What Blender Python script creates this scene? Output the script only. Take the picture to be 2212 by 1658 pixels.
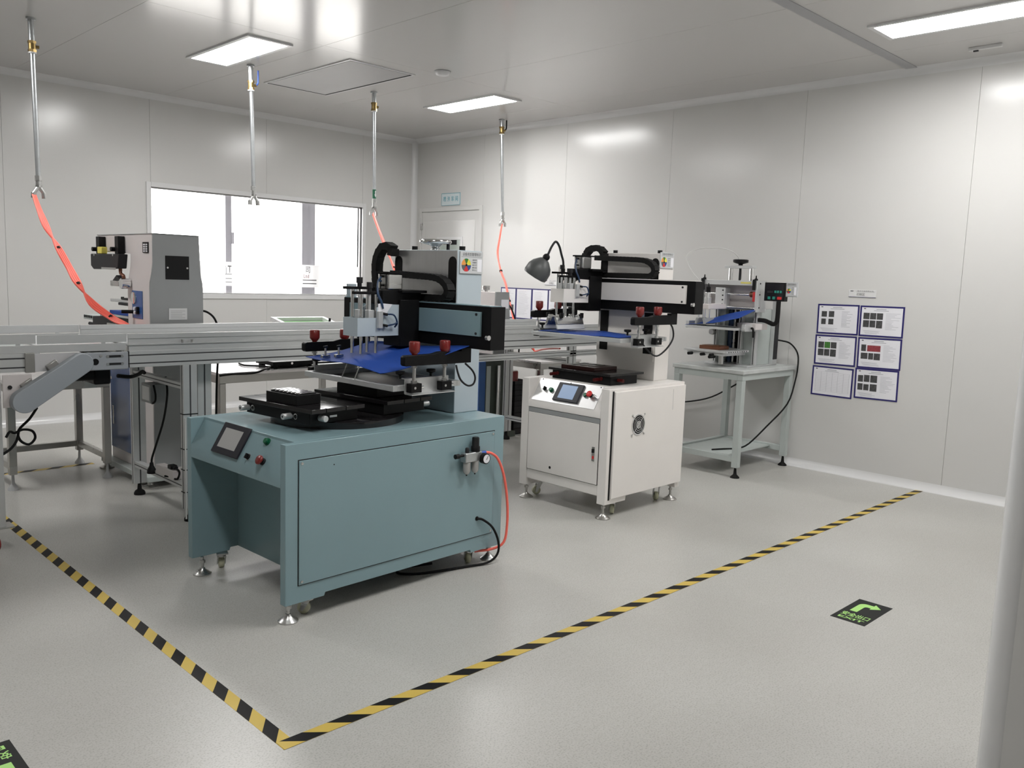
import bpy, math, random
from mathutils import Matrix, Vector

random.seed(7)
for o in list(bpy.data.objects):
    bpy.data.objects.remove(o, do_unlink=True)
SC = bpy.context.scene
COL = SC.collection
PI = math.pi

# ------------------------------------------------------------------ camera
FPX, YAW, PITCH, ROLL, CAMH = 1837.14, 0.787464, 0.1242607, -0.0349447, 1.45
fw = Vector((math.cos(YAW) * math.cos(PITCH), math.sin(YAW) * math.cos(PITCH), -math.sin(PITCH)))
rt = Vector((math.sin(YAW), -math.cos(YAW), 0.0))
dn = fw.cross(rt)
r2 = rt * math.cos(ROLL) + dn * math.sin(ROLL)
d2_ = dn * math.cos(ROLL) - rt * math.sin(ROLL)
cd = bpy.data.cameras.new('camera')
cd.sensor_fit = 'HORIZONTAL'
cd.sensor_width = 36.0
cd.lens = FPX / 2212.0 * 36.0
cd.clip_start = 0.05
cam = bpy.data.objects.new('camera', cd)
COL.objects.link(cam)
mw = Matrix.Identity(4)
for i in range(3):
    mw[i][0] = r2[i]; mw[i][1] = -d2_[i]; mw[i][2] = -fw[i]
mw[2][3] = CAMH
cam.matrix_world = mw
SC.camera = cam

# ------------------------------------------------------------------ world, exposure
W = bpy.data.worlds.new('overcast_sky')
SC.world = W
W.use_nodes = True
bg = W.node_tree.nodes['Background']
bg.inputs[0].default_value = (1.0, 0.985, 0.975, 1)
bg.inputs[1].default_value = 4.0
SC.view_settings.view_transform = 'Standard'
SC.view_settings.look = 'None'
SC.view_settings.gamma = 1.0
SC.view_settings.exposure = 1.0
SC.view_settings.use_curve_mapping = False
LAMP = 22.0          # emission of every ceiling panel

# ------------------------------------------------------------------ helpers
class MB:
    def __init__(self):
        self.v = []; self.f = []; self.m = None
    def at(self, m):
        self.m = m; return self
    def _add(self, vs, fs):
        b = len(self.v)
        for p in vs:
            p = Vector(p)
            if self.m is not None:
                p = self.m @ p
            self.v.append(tuple(p))
        for f in fs:
            self.f.append(tuple(b + i for i in f))
        return self
    def box(self, x0, x1, y0, y1, z0, z1):
        vs = [(x0, y0, z0), (x1, y0, z0), (x1, y1, z0), (x0, y1, z0), (x0, y0, z1), (x1, y0, z1), (x1, y1, z1), (x0, y1, z1)]
        return self._add(vs, [(0, 3, 2, 1), (4, 5, 6, 7), (0, 1, 5, 4), (1, 2, 6, 5), (2, 3, 7, 6), (3, 0, 4, 7)])
    def cyl(self, p, q, r, r2=None, n=18):
        p = Vector(p); q = Vector(q); r2 = r if r2 is None else r2
        a = (q - p).normalized()
        t = Vector((0, 0, 1)) if abs(a.z) < .9 else Vector((1, 0, 0))
        u = a.cross(t).normalized(); w = a.cross(u)
        vs = []
        for c, rr in ((p, r), (q, r2)):
            for i in range(n):
                an = 2 * PI * i / n
                vs.append(c + (u * math.cos(an) + w * math.sin(an)) * rr)
        fs = [(i, (i + 1) % n, n + (i + 1) % n, n + i) for i in range(n)]
        fs += [tuple(range(n - 1, -1, -1)), tuple(range(n, 2 * n))]
        return self._add(vs, fs)
    def ring(self, c, axis, ro, ri, h, n=24):
        c = Vector(c); a = Vector(axis).normalized()
        t = Vector((0, 0, 1)) if abs(a.z) < .9 else Vector((1, 0, 0))
        u = a.cross(t).normalized(); w = a.cross(u)
        vs = []
        for off, rr in ((0, ro), (h, ro), (h, ri), (0, ri)):
            for i in range(n):
                an = 2 * PI * i / n
                vs.append(c + a * off + (u * math.cos(an) + w * math.sin(an)) * rr)
        fs = []
        for k in range(4):
            k2 = (k + 1) % 4
            for i in range(n):
                j = (i + 1) % n
                fs.append((k * n + i, k * n + j, k2 * n + j, k2 * n + i))
        return self._add(vs, fs)
    def lathe(self, prof, c=(0, 0, 0), axis=(0, 0, 1), n=20):
        c = Vector(c); a = Vector(axis).normalized()
        t = Vector((0, 0, 1)) if abs(a.z) < .9 else Vector((1, 0, 0))
        u = a.cross(t).normalized(); w = a.cross(u)
        vs = []
        for rr, h in prof:
            for i in range(n):
                an = 2 * PI * i / n
                vs.append(c + a * h + (u * math.cos(an) + w * math.sin(an)) * max(rr, 1e-4))
        fs = []
        for k in range(len(prof) - 1):
            for i in range(n):
                j = (i + 1) % n
                fs.append((k * n + i, k * n + j, (k + 1) * n + j, (k + 1) * n + i))
        fs += [tuple(range(n - 1, -1, -1)), tuple(range((len(prof) - 1) * n, len(prof) * n))]
        return self._add(vs, fs)
    def tube(self, pts, r, n=8, sub=4):
        pts = [Vector(p) for p in pts]
        if sub > 1 and len(pts) > 2:
            P = [pts[0] * 2 - pts[1]] + pts + [pts[-1] * 2 - pts[-2]]
            out = []
            for i in range(1, len(P) - 2):
                a, b, c, d = P[i - 1], P[i], P[i + 1], P[i + 2]
                for k in range(sub):
                    t = k / sub
                    out.append(.5 * ((2 * b) + (c - a) * t + (2 * a - 5 * b + 4 * c - d) * t * t + (3 * b - a - 3 * c + d) * t ** 3))
            out.append(pts[-1]); pts = out
        vs = []; ref = None
        for i, p in enumerate(pts):
            a = (pts[min(i + 1, len(pts) - 1)] - pts[max(i - 1, 0)]).normalized()
            if ref is None:
                ref = a.orthogonal().normalized()
            ref = (ref - a * ref.dot(a)).normalized()
            w = a.cross(ref)
            for k in range(n):
                an = 2 * PI * k / n
                vs.append(p + (ref * math.cos(an) + w * math.sin(an)) * r)
        fs = []
        for i in range(len(pts) - 1):
            for k in range(n):
                j = (k + 1) % n
                fs.append((i * n + k, i * n + j, (i + 1) * n + j, (i + 1) * n + k))
        fs += [tuple(range(n - 1, -1, -1)), tuple(range((len(pts) - 1) * n, len(pts) * n))]
        return self._add(vs, fs)
    def prism(self, poly, plane, a, b):
        n = len(poly)
        def mk(p, c):
            if plane == 'xz': return (p[0], c, p[1])
            if plane == 'yz': return (c, p[0], p[1])
            return (p[0], p[1], c)
        vs = [mk(p, a) for p in poly] + [mk(p, b) for p in poly]
        fs = [(i, (i + 1) % n, n + (i + 1) % n, n + i) for i in range(n)]
        fs += [tuple(range(n - 1, -1, -1)), tuple(range(n, 2 * n))]
        return self._add(vs, fs)
    def chain(self, pts, wdir, w, h, gap=.12):
        # drag chain: separate little links along a polyline; wdir = link width direction
        pts = [Vector(p) for p in pts]; wd = Vector(wdir).normalized()
        L = [0]
        for i in range(1, len(pts)): L.append(L[-1] + (pts[i] - pts[i - 1]).length)
        n = max(3, int(L[-1] / (h * .9)))
        def ev(s):
            for i in range(1, len(pts)):
                if s <= L[i] + 1e-9:
                    t = (s - L[i - 1]) / max(1e-6, L[i] - L[i - 1])
                    return pts[i - 1].lerp(pts[i], t)
            return pts[-1]
        for k in range(n):
            a = ev(L[-1] * (k + gap * .5) / n); b = ev(L[-1] * (k + 1 - gap * .5) / n)
            d = b - a
            if d.length < 1e-5: continue
            d2 = d.normalized(); nn = d2.cross(wd).normalized()
            vs = []
            e = d2 * h * .10
            for c, s in ((a - e, .5), (b + e, .42)):
                for sx, sy in ((-1, -1), (1, -1), (1, 1), (-1, 1)):
                    vs.append(c + wd * (sx * w * .5) + nn * (sy * h * s))
            self._add(vs, [(0, 1, 2, 3), (7, 6, 5, 4), (0, 4, 5, 1), (1, 5, 6, 2), (2, 6, 7, 3), (3, 7, 4, 0)])
        return self
    def grid(self, fn, nu, nv, th):
        vs = []
        for s in (0, -th):
            for i in range(nu + 1):
                for j in range(nv + 1):
                    p = Vector(fn(i / nu, j / nv)); p.z += s; vs.append(p)
        N = (nu + 1) * (nv + 1); q = lambda i, j, s=0: s * N + i * (nv + 1) + j
        fs = []
        for i in range(nu):
            for j in range(nv):
                fs.append((q(i, j), q(i + 1, j), q(i + 1, j + 1), q(i, j + 1)))
                fs.append((q(i, j, 1), q(i, j + 1, 1), q(i + 1, j + 1, 1), q(i + 1, j, 1)))
        for i in range(nu):
            fs.append((q(i, 0), q(i, 0, 1), q(i + 1, 0, 1), q(i + 1, 0)))
            fs.append((q(i, nv), q(i + 1, nv), q(i + 1, nv, 1), q(i, nv, 1)))
        for j in range(nv):
            fs.append((q(0, j), q(0, j + 1), q(0, j + 1, 1), q(0, j, 1)))
            fs.append((q(nu, j), q(nu, j, 1), q(nu, j + 1, 1), q(nu, j + 1)))
        return self._add(vs, fs)
    def mesh(self, name):
        me = bpy.data.meshes.new(name)
        me.from_pydata(self.v, [], self.f)
        import bmesh
        bm = bmesh.new(); bm.from_mesh(me)
        bmesh.ops.recalc_face_normals(bm, faces=bm.faces[:])
        bm.to_mesh(me); bm.free()
        me.shade_smooth()
        me.set_sharp_from_angle(angle=0.9)
        return me
    def build(self, name, mat, parent=None, bevel=0.0, seg=2):
        me = self.mesh(name)
        me.materials.append(MAT[mat])
        o = bpy.data.objects.new(name, me)
        COL.objects.link(o)
        if parent is not None: o.parent = parent
        if bevel > 0:
            b = o.modifiers.new('edge_rounding', 'BEVEL')
            b.width = bevel; b.segments = seg; b.limit_method = 'ANGLE'; b.angle_limit = .8
            b.harden_normals = False
        return o

def B(*a): return MB().box(*a)
def CY(*a, **k): return MB().cyl(*a, **k)

def thing(name, label, cat, loc=(0, 0, 0), rz=0.0, group=None):
    o = bpy.data.objects.new(name, None)
    o.empty_display_size = .1
    COL.objects.link(o)
    o.location = loc; o.rotation_euler = (0, 0, rz)
    o['label'] = label; o['category'] = cat
    if group: o['group'] = group
    return o

def tag(o, label, cat, group=None):
    o['label'] = label; o['category'] = cat
    if group: o['group'] = group
    return o

def struct(o):
    o['kind'] = 'structure'; return o

def lab(o, label):
    o['label'] = label; return o

def inst(o, parent, loc=(0, 0, 0), name=None):
    c = o.copy(); COL.objects.link(c); c.parent = parent; c.location = loc
    return c

def text(body, h, mat, parent, origin, ux, uy, width=None, name='lettering', align='LEFT', ext=.0004, bold=0.0):
    """flat lettering: origin = baseline start, ux/uy = reading and up directions in the parent's frame"""
    cu = bpy.data.curves.new(name, 'FONT')
    cu.body = body; cu.size = 1.0; cu.align_x = align; cu.resolution_u = 2; cu.offset = bold
    to = bpy.data.objects.new('text_source', cu)
    COL.objects.link(to)
    dg = bpy.context.evaluated_depsgraph_get(); dg.update()
    me = bpy.data.meshes.new_from_object(to.evaluated_get(dg))
    bpy.data.objects.remove(to, do_unlink=True)
    ux = Vector(ux).normalized(); uy = Vector(uy).normalized(); un = ux.cross(uy)
    xs = [v.co.x for v in me.vertices] or [0, 1]
    s = h / .72
    sx = s if width is None else width / max(1e-6, (max(xs) - min(xs)))
    x0 = min(xs) if align == 'LEFT' else 0
    o_ = Vector(origin)
    for v in me.vertices:
        x, y = v.co.x - x0, v.co.y
        v.co = o_ + ux * (x * sx) + uy * (y * s) + un * ext
    me.materials.clear(); me.materials.append(MAT[mat]); me.name = name
    o = bpy.data.objects.new(name, me)
    COL.objects.link(o)
    if parent is not None: o.parent = parent
    return o

# ------------------------------------------------------------------ materials
MAT = {}
def mat(name, col, rough=.5, metal=0.0, var=0.0, scale=8.0, bump=0.0, bscale=60.0, rvar=0.0, spec=.5, emit=None, coat=0.0, stretch=None, croughness=.05):
    m = bpy.data.materials.new(name); m.use_nodes = True
    nt = m.node_tree; p = nt.nodes['Principled BSDF']
    p.inputs['Base Color'].default_value = (*col, 1)
    p.inputs['Roughness'].default_value = rough
    p.inputs['Metallic'].default_value = metal
    p.inputs['Specular IOR Level'].default_value = spec
    if coat:
        p.inputs['Coat Weight'].default_value = coat
        p.inputs['Coat Roughness'].default_value = croughness
    if emit:
        p.inputs['Emission Color'].default_value = (*emit[0], 1)
        p.inputs['Emission Strength'].default_value = emit[1]
    if var or bump or rvar:
        tc = nt.nodes.new('ShaderNodeTexCoord')
        mp = nt.nodes.new('ShaderNodeMapping')
        nt.links.new(tc.outputs['Object'], mp.inputs['Vector'])
        if stretch: mp.inputs['Scale'].default_value = stretch
    if var or rvar:
        nz = nt.nodes.new('ShaderNodeTexNoise')
        nz.inputs['Scale'].default_value = scale; nz.inputs['Detail'].default_value = 4
        nt.links.new(mp.outputs[0], nz.inputs['Vector'])
    if var:
        mx = nt.nodes.new('ShaderNodeMix'); mx.data_type = 'RGBA'
        mx.inputs[6].default_value = (*[c * (1 - var) for c in col], 1)
        mx.inputs[7].default_value = (*[min(1, c * (1 + var)) for c in col], 1)
        nt.links.new(nz.outputs[0], mx.inputs[0])
        nt.links.new(mx.outputs[2], p.inputs['Base Color'])
    if rvar:
        mr = nt.nodes.new('ShaderNodeMapRange')
        mr.inputs['From Min'].default_value = .3; mr.inputs['From Max'].default_value = .7
        mr.inputs['To Min'].default_value = max(0, rough - rvar); mr.inputs['To Max'].default_value = rough + rvar
        nt.links.new(nz.outputs[0], mr.inputs[0]); nt.links.new(mr.outputs[0], p.inputs['Roughness'])
    if bump:
        n2 = nt.nodes.new('ShaderNodeTexNoise'); n2.inputs['Scale'].default_value = bscale
        nt.links.new(mp.outputs[0], n2.inputs['Vector'])
        bp = nt.nodes.new('ShaderNodeBump'); bp.inputs['Strength'].default_value = bump; bp.inputs['Distance'].default_value = .01
        nt.links.new(n2.outputs[0], bp.inputs['Height']); nt.links.new(bp.outputs[0], p.inputs['Normal'])
    MAT[name] = m
    return m

mat('wall_paint', (.625, .62, .605), .21, var=.03, scale=.7, bump=.02, bscale=2.0, spec=.5)
mat('ceiling_paint', (.575, .56, .545), .16, var=.03, scale=.6, bump=.012, bscale=1.4, spec=.5)
mat('trim_white', (.70, .70, .70), .22, var=.02, scale=3, spec=.5)
mat('trim_grey', (.36, .36, .37), .35, var=.03, scale=3)
mat('door_paint', (.62, .615, .60), .3, var=.02, scale=2)
mat('seam_dark', (.55, .55, .54), .6, var=.05)
mat('aqua_paint', (.225, .335, .365), .20, var=.03, scale=5, bump=.03, bscale=220, spec=.5)
mat('aqua_light', (.45, .52, .565), .30, var=.03, scale=5, spec=.5)
mat('white_machine', (.78, .75, .72), .35, var=.035, scale=5, spec=.5)
mat('grey_machine', (.30, .31, .31), .42, var=.04, scale=6, spec=.5)
mat('pale_machine', (.64, .60, .59), .38, var=.03, scale=5)
mat('green_grey_paint', (.43, .47, .455), .42, var=.08, scale=9)
mat('green_dark_paint', (.05, .062, .05), .45, var=.1, scale=6)
mat('blue_door', (.022, .06, .17), .16, var=.05, scale=4, spec=.5)
mat('blue_paint', (.03, .10, .30), .35, var=.05)
mat('black_metal', (.0055, .0055, .006), .40, var=.2, scale=14, spec=.16)
mat('black_gloss', (.011, .010, .011), .10, var=.2, scale=14, spec=.5)
mat('black_plastic', (.007, .007, .0075), .45, var=.1, spec=.2)
mat('black_rubber', (.007, .007, .007), .65, var=.1, spec=.2)
mat('charcoal', (.020, .020, .022), .5, var=.1, scale=30, spec=.25)
mat('steel', (.56, .56, .55), .30, 1.0, var=.08, scale=3, rvar=.08, stretch=(1, 1, 12))
mat('brushed_steel', (.60, .60, .60), .34, .85, var=.08, scale=5, rvar=.06, stretch=(1, 14, 1))
mat('chrome', (.78, .78, .78), .10, 1.0, var=.02)
mat('aluminium', (.60, .61, .61), .42, .55, var=.06, scale=3, rvar=.05, stretch=(.3, 6, 6))
mat('aluminium_dark', (.07, .07, .075), .5, .3, var=.05)
mat('stainless', (.46, .45, .43), .33, .9, var=.12, scale=5, rvar=.1)
mat('stainless_top', (.72, .70, .70), .24, .75, var=.04, scale=3, rvar=.06)
mat('red_plastic', (.17, .014, .012), .30, var=.06, spec=.5)
mat('red_bright', (.62, .03, .03), .35, var=.05)
mat('red_dark', (.06, .006, .006), .4, var=.1, spec=.2)
mat('green_plastic', (.0, .10, .04), .35, var=.05)
mat('teal_key', (.02, .24, .19), .4, var=.05)
mat('orange_hose', (1.0, .17, .125), .35, var=.06, scale=20)
mat('blue_film', (.020, .062, .29), .5, var=.08, scale=6, bump=.1, bscale=7, spec=.12)
mat('blue_tube', (.01, .035, .09), .35, var=.1)
mat('clear_tube', (.62, .62, .60), .3, var=.02)
mat('tape_yellow', (.58, .42, .085), .5, var=.07, scale=10)
mat('tape_black', (.007, .006, .006), .5, var=.25, scale=9, spec=.2)
mat('sign_black', (.008, .009, .008), .5, var=.1, spec=.2)
mat('sign_green', (.40, .72, .20), .5, var=.03)
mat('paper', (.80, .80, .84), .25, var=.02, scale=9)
mat('paper_ink', (.40, .40, .44), .4, var=.15, scale=30)
mat('ink_dark', (.05, .05, .055), .4, var=.2, scale=30)
mat('picture_dark', (.06, .06, .062), .4, var=.95, scale=75)
mat('picture_green', (.06, .20, .04), .25, var=.4, scale=60)
mat('picture_red', (.28, .05, .06), .25, var=.4, scale=60)
mat('frame_blue', (.02, .016, .13), .35, var=.05)
mat('sign_plate', (.62, .70, .72), .22, var=.02)
mat('sign_text_blue', (.10, .34, .42), .4, var=.05)
mat('card_grey', (.55, .56, .57), .2, var=.03)
mat('card_yellow', (.72, .66, .05), .4, var=.05)
mat('card_orange', (.75, .30, .06), .4, var=.05)
mat('card_green', (.02, .16, .03), .4, var=.05)
mat('card_blue', (.02, .06, .25), .4, var=.05)
mat('card_dgrey', (.10, .10, .11), .4, var=.05)
mat('card_red', (.60, .02, .02), .4, var=.05)
mat('brass', (.30, .21, .085), .35, .9, var=.12, scale=20)
mat('galvanised', (.50, .52, .53), .34, .9, var=.15, scale=25)
mat('green_band', (.01, .12, .06), .5, var=.05)
mat('valve_blue', (.03, .09, .40), .45, var=.05)
mat('screen_dark', (.012, .012, .016), .15, var=.1)
mat('panel_bezel', (.022, .022, .028), .4, var=.05, spec=.25)
mat('screen_grey', (.40, .40, .39), .22, var=.02)
mat('screen_blue', (.16, .21, .30), .2, var=.03, emit=((.30, .42, .62), .22))
mat('mesh_green', (.16, .36, .14), .3, var=.06)
mat('wood_brown', (.17, .07, .03), .4, var=.2, scale=20)
mat('jig_red', (.035, .009, .008), .35, var=.2, scale=14, spec=.25)
mat('bronze_block', (.16, .06, .03), .3, .3, var=.2)
mat('yellow_plastic', (.75, .66, .12), .4, var=.05)
mat('caster_cream', (.50, .50, .36), .45, var=.05)
mat('caster_red', (.20, .012, .012), .4, var=.05)
mat('outside_mullion', (.26, .255, .28), .5, var=.05)
mat('outside_ground', (.62, .61, .59), .9, var=.05)
mat('film_ink', (.22, .215, .23), .6, var=.03)
mat('film_red', (.30, .17, .18), .6, var=.03)
mat('lamp_shade', (.085, .09, .09), .42, var=.05)
mat('light_diffuser', (.9, .9, .9), .5, emit=((1.0, .99, .975), LAMP), var=.01)
mat('grey_blue', (.36, .38, .41), .35, var=.03)
mat('cover_grey', (.33, .36, .39), .4, var=.03, scale=4)
mat('grey_light', (.55, .55, .56), .4, var=.03)
mat('worn_top', (.50, .52, .51), .4, var=.22, scale=14)
mat('vision_glass', (.40, .46, .42), .12, var=.05)
mat('vent_face', (.40, .395, .395), .5, var=.03)

# floor: pale epoxy with fine speckle and faint scuffs
m = mat('floor_epoxy', (.5, .49, .46), .30)
nt = m.node_tree; p = nt.nodes['Principled BSDF']
tc = nt.nodes.new('ShaderNodeTexCoord')
def noise(s, d=4, r=.55):
    n = nt.nodes.new('ShaderNodeTexNoise'); n.inputs['Scale'].default_value = s; n.inputs['Detail'].default_value = d; n.inputs['Roughness'].default_value = r
    nt.links.new(tc.outputs['Object'], n.inputs['Vector']); return n
def ramp(src, stops):
    r = nt.nodes.new('ShaderNodeValToRGB'); nt.links.new(src.outputs[0], r.inputs[0])
    el = r.color_ramp.elements
    while len(el) < len(stops): el.new(.5)
    for e, (ps, c) in zip(el, stops): e.position = ps; e.color = (c[0], c[1], c[2], 1)
    return r
def mixc(a, b, f, mode='MULTIPLY'):
    x = nt.nodes.new('ShaderNodeMix'); x.data_type = 'RGBA'; x.blend_type = mode
    x.inputs[0].default_value = f; nt.links.new(a.outputs[0] if a.bl_idname != 'ShaderNodeMix' else a.outputs[2], x.inputs[6]); nt.links.new(b.outputs[0], x.inputs[7]); return x
big = ramp(noise(.9, 5), [(.3, (.46, .45, .425)), (.7, (.53, .525, .50))])
spk = ramp(noise(160, 2), [(.36, (.72, .72, .70)), (.50, (1, 1, 1)), (.66, (1.0, 1.0, 1.0))])
spk2 = ramp(noise(38, 3), [(.35, (.94, .94, .93)), (.70, (1, 1, 1))])
scf = ramp(noise(1.3, 6, .6), [(.30, (.86, .86, .85)), (.70, (1, 1, 1))])
a = mixc(big, spk, .8); a = mixc(a, spk2, .8); a = mixc(a, scf, .35)
nt.links.new(a.outputs[2], p.inputs['Base Color'])
p.inputs['Roughness'].default_value = .30

# clear pane: light passes straight, faint reflection
m = bpy.data.materials.new('glass_pane'); m.use_nodes = True; nt = m.node_tree
for n in list(nt.nodes): nt.nodes.remove(n)
out = nt.nodes.new('ShaderNodeOutputMaterial'); mx = nt.nodes.new('ShaderNodeMixShader')
tr = nt.nodes.new('ShaderNodeBsdfTransparent'); gl = nt.nodes.new('ShaderNodeBsdfGlossy'); fr = nt.nodes.new('ShaderNodeFresnel')
gl.inputs['Roughness'].default_value = .02; fr.inputs[0].default_value = 1.35
nt.links.new(fr.outputs[0], mx.inputs[0]); nt.links.new(tr.outputs[0], mx.inputs[1]); nt.links.new(gl.outputs[0], mx.inputs[2]); nt.links.new(mx.outputs[0], out.inputs[0])
MAT['glass_pane'] = m
# frosted white film on the window: lets daylight glow through
m = bpy.data.materials.new('frosted_film'); m.use_nodes = True; nt = m.node_tree
for n in list(nt.nodes): nt.nodes.remove(n)
out = nt.nodes.new('ShaderNodeOutputMaterial'); ad = nt.nodes.new('ShaderNodeMixShader'); ad.inputs[0].default_value = .25
tl = nt.nodes.new('ShaderNodeBsdfTranslucent'); df = nt.nodes.new('ShaderNodeBsdfDiffuse')
tl.inputs[0].default_value = (.97, .97, .97, 1); df.inputs[0].default_value = (.9, .9, .9, 1)
nt.links.new(tl.outputs[0], ad.inputs[1]); nt.links.new(df.outputs[0], ad.inputs[2]); nt.links.new(ad.outputs[0], out.inputs[0])
MAT['frosted_film'] = m
# ================================================================== SETTING
XR, YL, ZC = 6.52, 8.33, 3.05       # door wall, window wall, ceiling
XW, YS = -3.0, -2.6                 # room behind the camera
PX, PY = 2.747, .705                # corner of the near partition

o = B(XW - .2, XR + .2, YS - .2, YL + .2, -.1, 0).build('floor', 'floor_epoxy'); struct(o)

# ceiling: slab plus panels with joints
ceil = struct(B(XW - .1, XR + .1, YS - .1, YL + .1, ZC + .014, ZC + .08).build('ceiling', 'seam_dark'))
xs = [XW, -1.58, -.32, .94, 2.2, 3.46, 4.725, 5.99, XR]
ys = [YS, -.05, 2.54, 5.5, YL]
for i in range(len(xs) - 1):
    for j in range(len(ys) - 1):
        g = .0012
        B(xs[i] + g, xs[i + 1] - g, ys[j] + g, ys[j + 1] - g, ZC, ZC + .013).build('ceiling_panel', 'ceiling_paint', ceil)

# window wall
wx0, wx1, wz0, wz1 = 3.345, 5.765, 1.178, 2.19
wl = struct(MB().box(XW, wx0, YL + .012, YL + .1, 0, ZC).box(wx1, XR + .1, YL + .012, YL + .1, 0, ZC)
            .box(wx0, wx1, YL + .012, YL + .1, 0, wz0).box(wx0, wx1, YL + .012, YL + .1, wz1, ZC).build('wall_left', 'seam_dark'))
pxs = [XW, -1.65, -.4, .85, 2.1, 3.345, 4.555, 5.765, XR]
for i in range(len(pxs) - 1):
    a, b = pxs[i] + .001, pxs[i + 1] - .001
    if a > wx0 - .01 and b < wx1 + .01:
        B(a, b, YL, YL + .0119, 0, wz0).build('wall_panel', 'wall_paint', wl)
        B(a, b, YL, YL + .0119, wz1, ZC).build('wall_panel', 'wall_paint', wl)
    else:
        B(a, b, YL, YL + .0119, 0, ZC).build('wall_panel', 'wall_paint', wl)
# door wall
wr = struct(B(XR + .012, XR + .1, PY - .1, YL + .1, 0, ZC).build('wall_right', 'seam_dark'))
pys = [PY, .82, 2.08, 3.345, 4.615, 5.88, 7.10, YL]
for i in range(len(pys) - 1):
    B(XR, XR + .0119, pys[i] + .001, pys[i + 1] - .001, 0, ZC).build('wall_panel', 'wall_paint', wr)
# walls behind and beside the camera
wn = struct(B(PX + .05, XR, PY - .1, PY - .012, 0, ZC).build('wall_near', 'seam_dark'))
for a, b in ((PX + .052, 4.02), (4.02, 5.28), (5.28, XR)):
    B(a + .001, b - .001, PY - .0119, PY, 0, ZC).build('wall_panel', 'wall_paint', wn)
wp = struct(B(PX + .012, PX + .1, YS, PY - .1, 0, ZC).build('wall_passage', 'seam_dark'))
for a, b in ((YS, -1.85), (-1.85, -.6), (-.6, PY - .052)):
    B(PX, PX + .0119, a + .001, b - .001, 0, ZC).build('wall_panel', 'wall_paint', wp)
struct(B(XW - .1, XW, YS, YL, 0, ZC).build('wall_west', 'wall_paint'))
struct(B(XW, PX + .1, YS - .1, YS, 0, ZC).build('wall_south', 'wall_paint'))
# rounded metal corner post of the partition
struct(MB().cyl((PX + .05, PY - .05, 0), (PX + .05, PY - .05, ZC), .054, n=40).build('trim_1', 'trim_white'))

def cove(r, n=7):
    return [(0, 0)] + [(r - r * math.sin(t), r - r * math.cos(t)) for t in [PI / 2 * (1 - i / n) for i in range(n + 1)]][::-1]
def cove_poly(r):
    pts = [(0, 0), (r, 0)]
    for i in range(1, 8):
        t = PI / 2 * i / 8
        pts.append((r - r * math.sin(t), r - r * math.cos(t)))
    pts.append((0, r))
    return pts
def cv(r, fx, fy):
    return [(fx(p[0]), fy(p[1])) for p in cove_poly(r)]
R1, R2 = .052, .058
struct(MB().prism(cv(R1, lambda a: YL - a, lambda b: ZC - b), 'yz', XW, XR).build('trim_2', 'trim_white'))
struct(MB().prism(cv(R1, lambda a: XR - a, lambda b: ZC - b), 'xz', PY, YL).build('trim_3', 'trim_white'))
struct(MB().prism(cv(R1, lambda a: XR - a, lambda b: YL - b), 'xy', 0, ZC).build('trim_4', 'trim_white'))
struct(MB().prism(cv(R1, lambda a: PY + a, lambda b: ZC - b), 'yz', PX + .05, XR).build('trim_5', 'trim_white'))
struct(MB().prism(cv(R2, lambda a: YL - a, lambda b: b), 'yz', XW, XR - .05).build('baseboard_left', 'trim_white'))
struct(MB().prism(cv(R2, lambda a: XR - a, lambda b: b), 'xz', PY, 7.09).build('baseboard_right', 'trim_white'))
struct(MB().prism(cv(R2, lambda a: PY + a, lambda b: b), 'yz', 3.15, XR).build('baseboard_near', 'trim_white'))
# grey ceiling strip
struct(B(PX, XR - .03, 2.505, 2.585, ZC - .004, ZC + .002).build('trim_6', 'trim_grey'))

# ------------------------------------------------------------------ window
w = struct(MB().box(wx0 - .045, wx0, YL - .012, YL + .1, wz0 - .045, wz1 + .045)
           .box(wx1, wx1 + .045, YL - .012, YL + .1, wz0 - .045, wz1 + .045)
           .box(wx0, wx1, YL - .012, YL + .1, wz1, wz1 + .045)
           .box(wx0, wx1, YL - .012, YL + .1, wz0 - .045, wz0).build('window_1', 'trim_white', bevel=.002))
MB().box(wx0, wx0 + .012, YL + .03, YL + .05, wz0, wz1).box(wx1 - .012, wx1, YL + .03, YL + .05, wz0, wz1).box(wx0, wx1, YL + .03, YL + .05, wz0, wz0 + .014).box(wx0, wx1, YL + .03, YL + .05, wz1 - .012, wz1).build('glazing_bead', 'trim_white', w)
B(wx0 + .01, wx1 - .01, YL + .05, YL + .056, wz0 + .01, wz1 - .01).build('pane', 'glass_pane', w)
GY = YL + .046
f0, f1 = 1.5095, 1.2645
B(wx0 + .012, wx1 - .012, GY + .001, GY + .0025, f1, f0).build('frosted_band', 'frosted_film', w)
for ch, x0_, x1_, z0_, z1_, m_ in (('T', 4.139, 4.181, 1.400, 1.475, 'film_ink'), (')', 4.112, 4.127, 1.399, 1.473, 'film_ink'), ('司', 5.052, 5.110, 1.429, 1.487, 'film_ink'), ('Ltd', 5.029, 5.096, 1.367, 1.409, 'film_red')):
    text(ch, z1_ - z0_, m_, w, (x0_, GY, z0_), (1, 0, 0), (0, 0, 1), width=x1_ - x0_, name='film_lettering', bold=.02)
for x0_, x1_, z0_, z1_ in ((4.114, 4.185, 1.381, 1.389), (4.114, 4.185, 1.336, 1.344), (4.114, 4.185, 1.299, 1.307), (5.015, 5.191, 1.338, 1.350), (5.015, 5.191, 1.300, 1.312)):
    B(x0_, x1_, GY - .0006, GY + .0005, z0_, z1_).build('film_stripe', 'film_ink', w)
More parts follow.
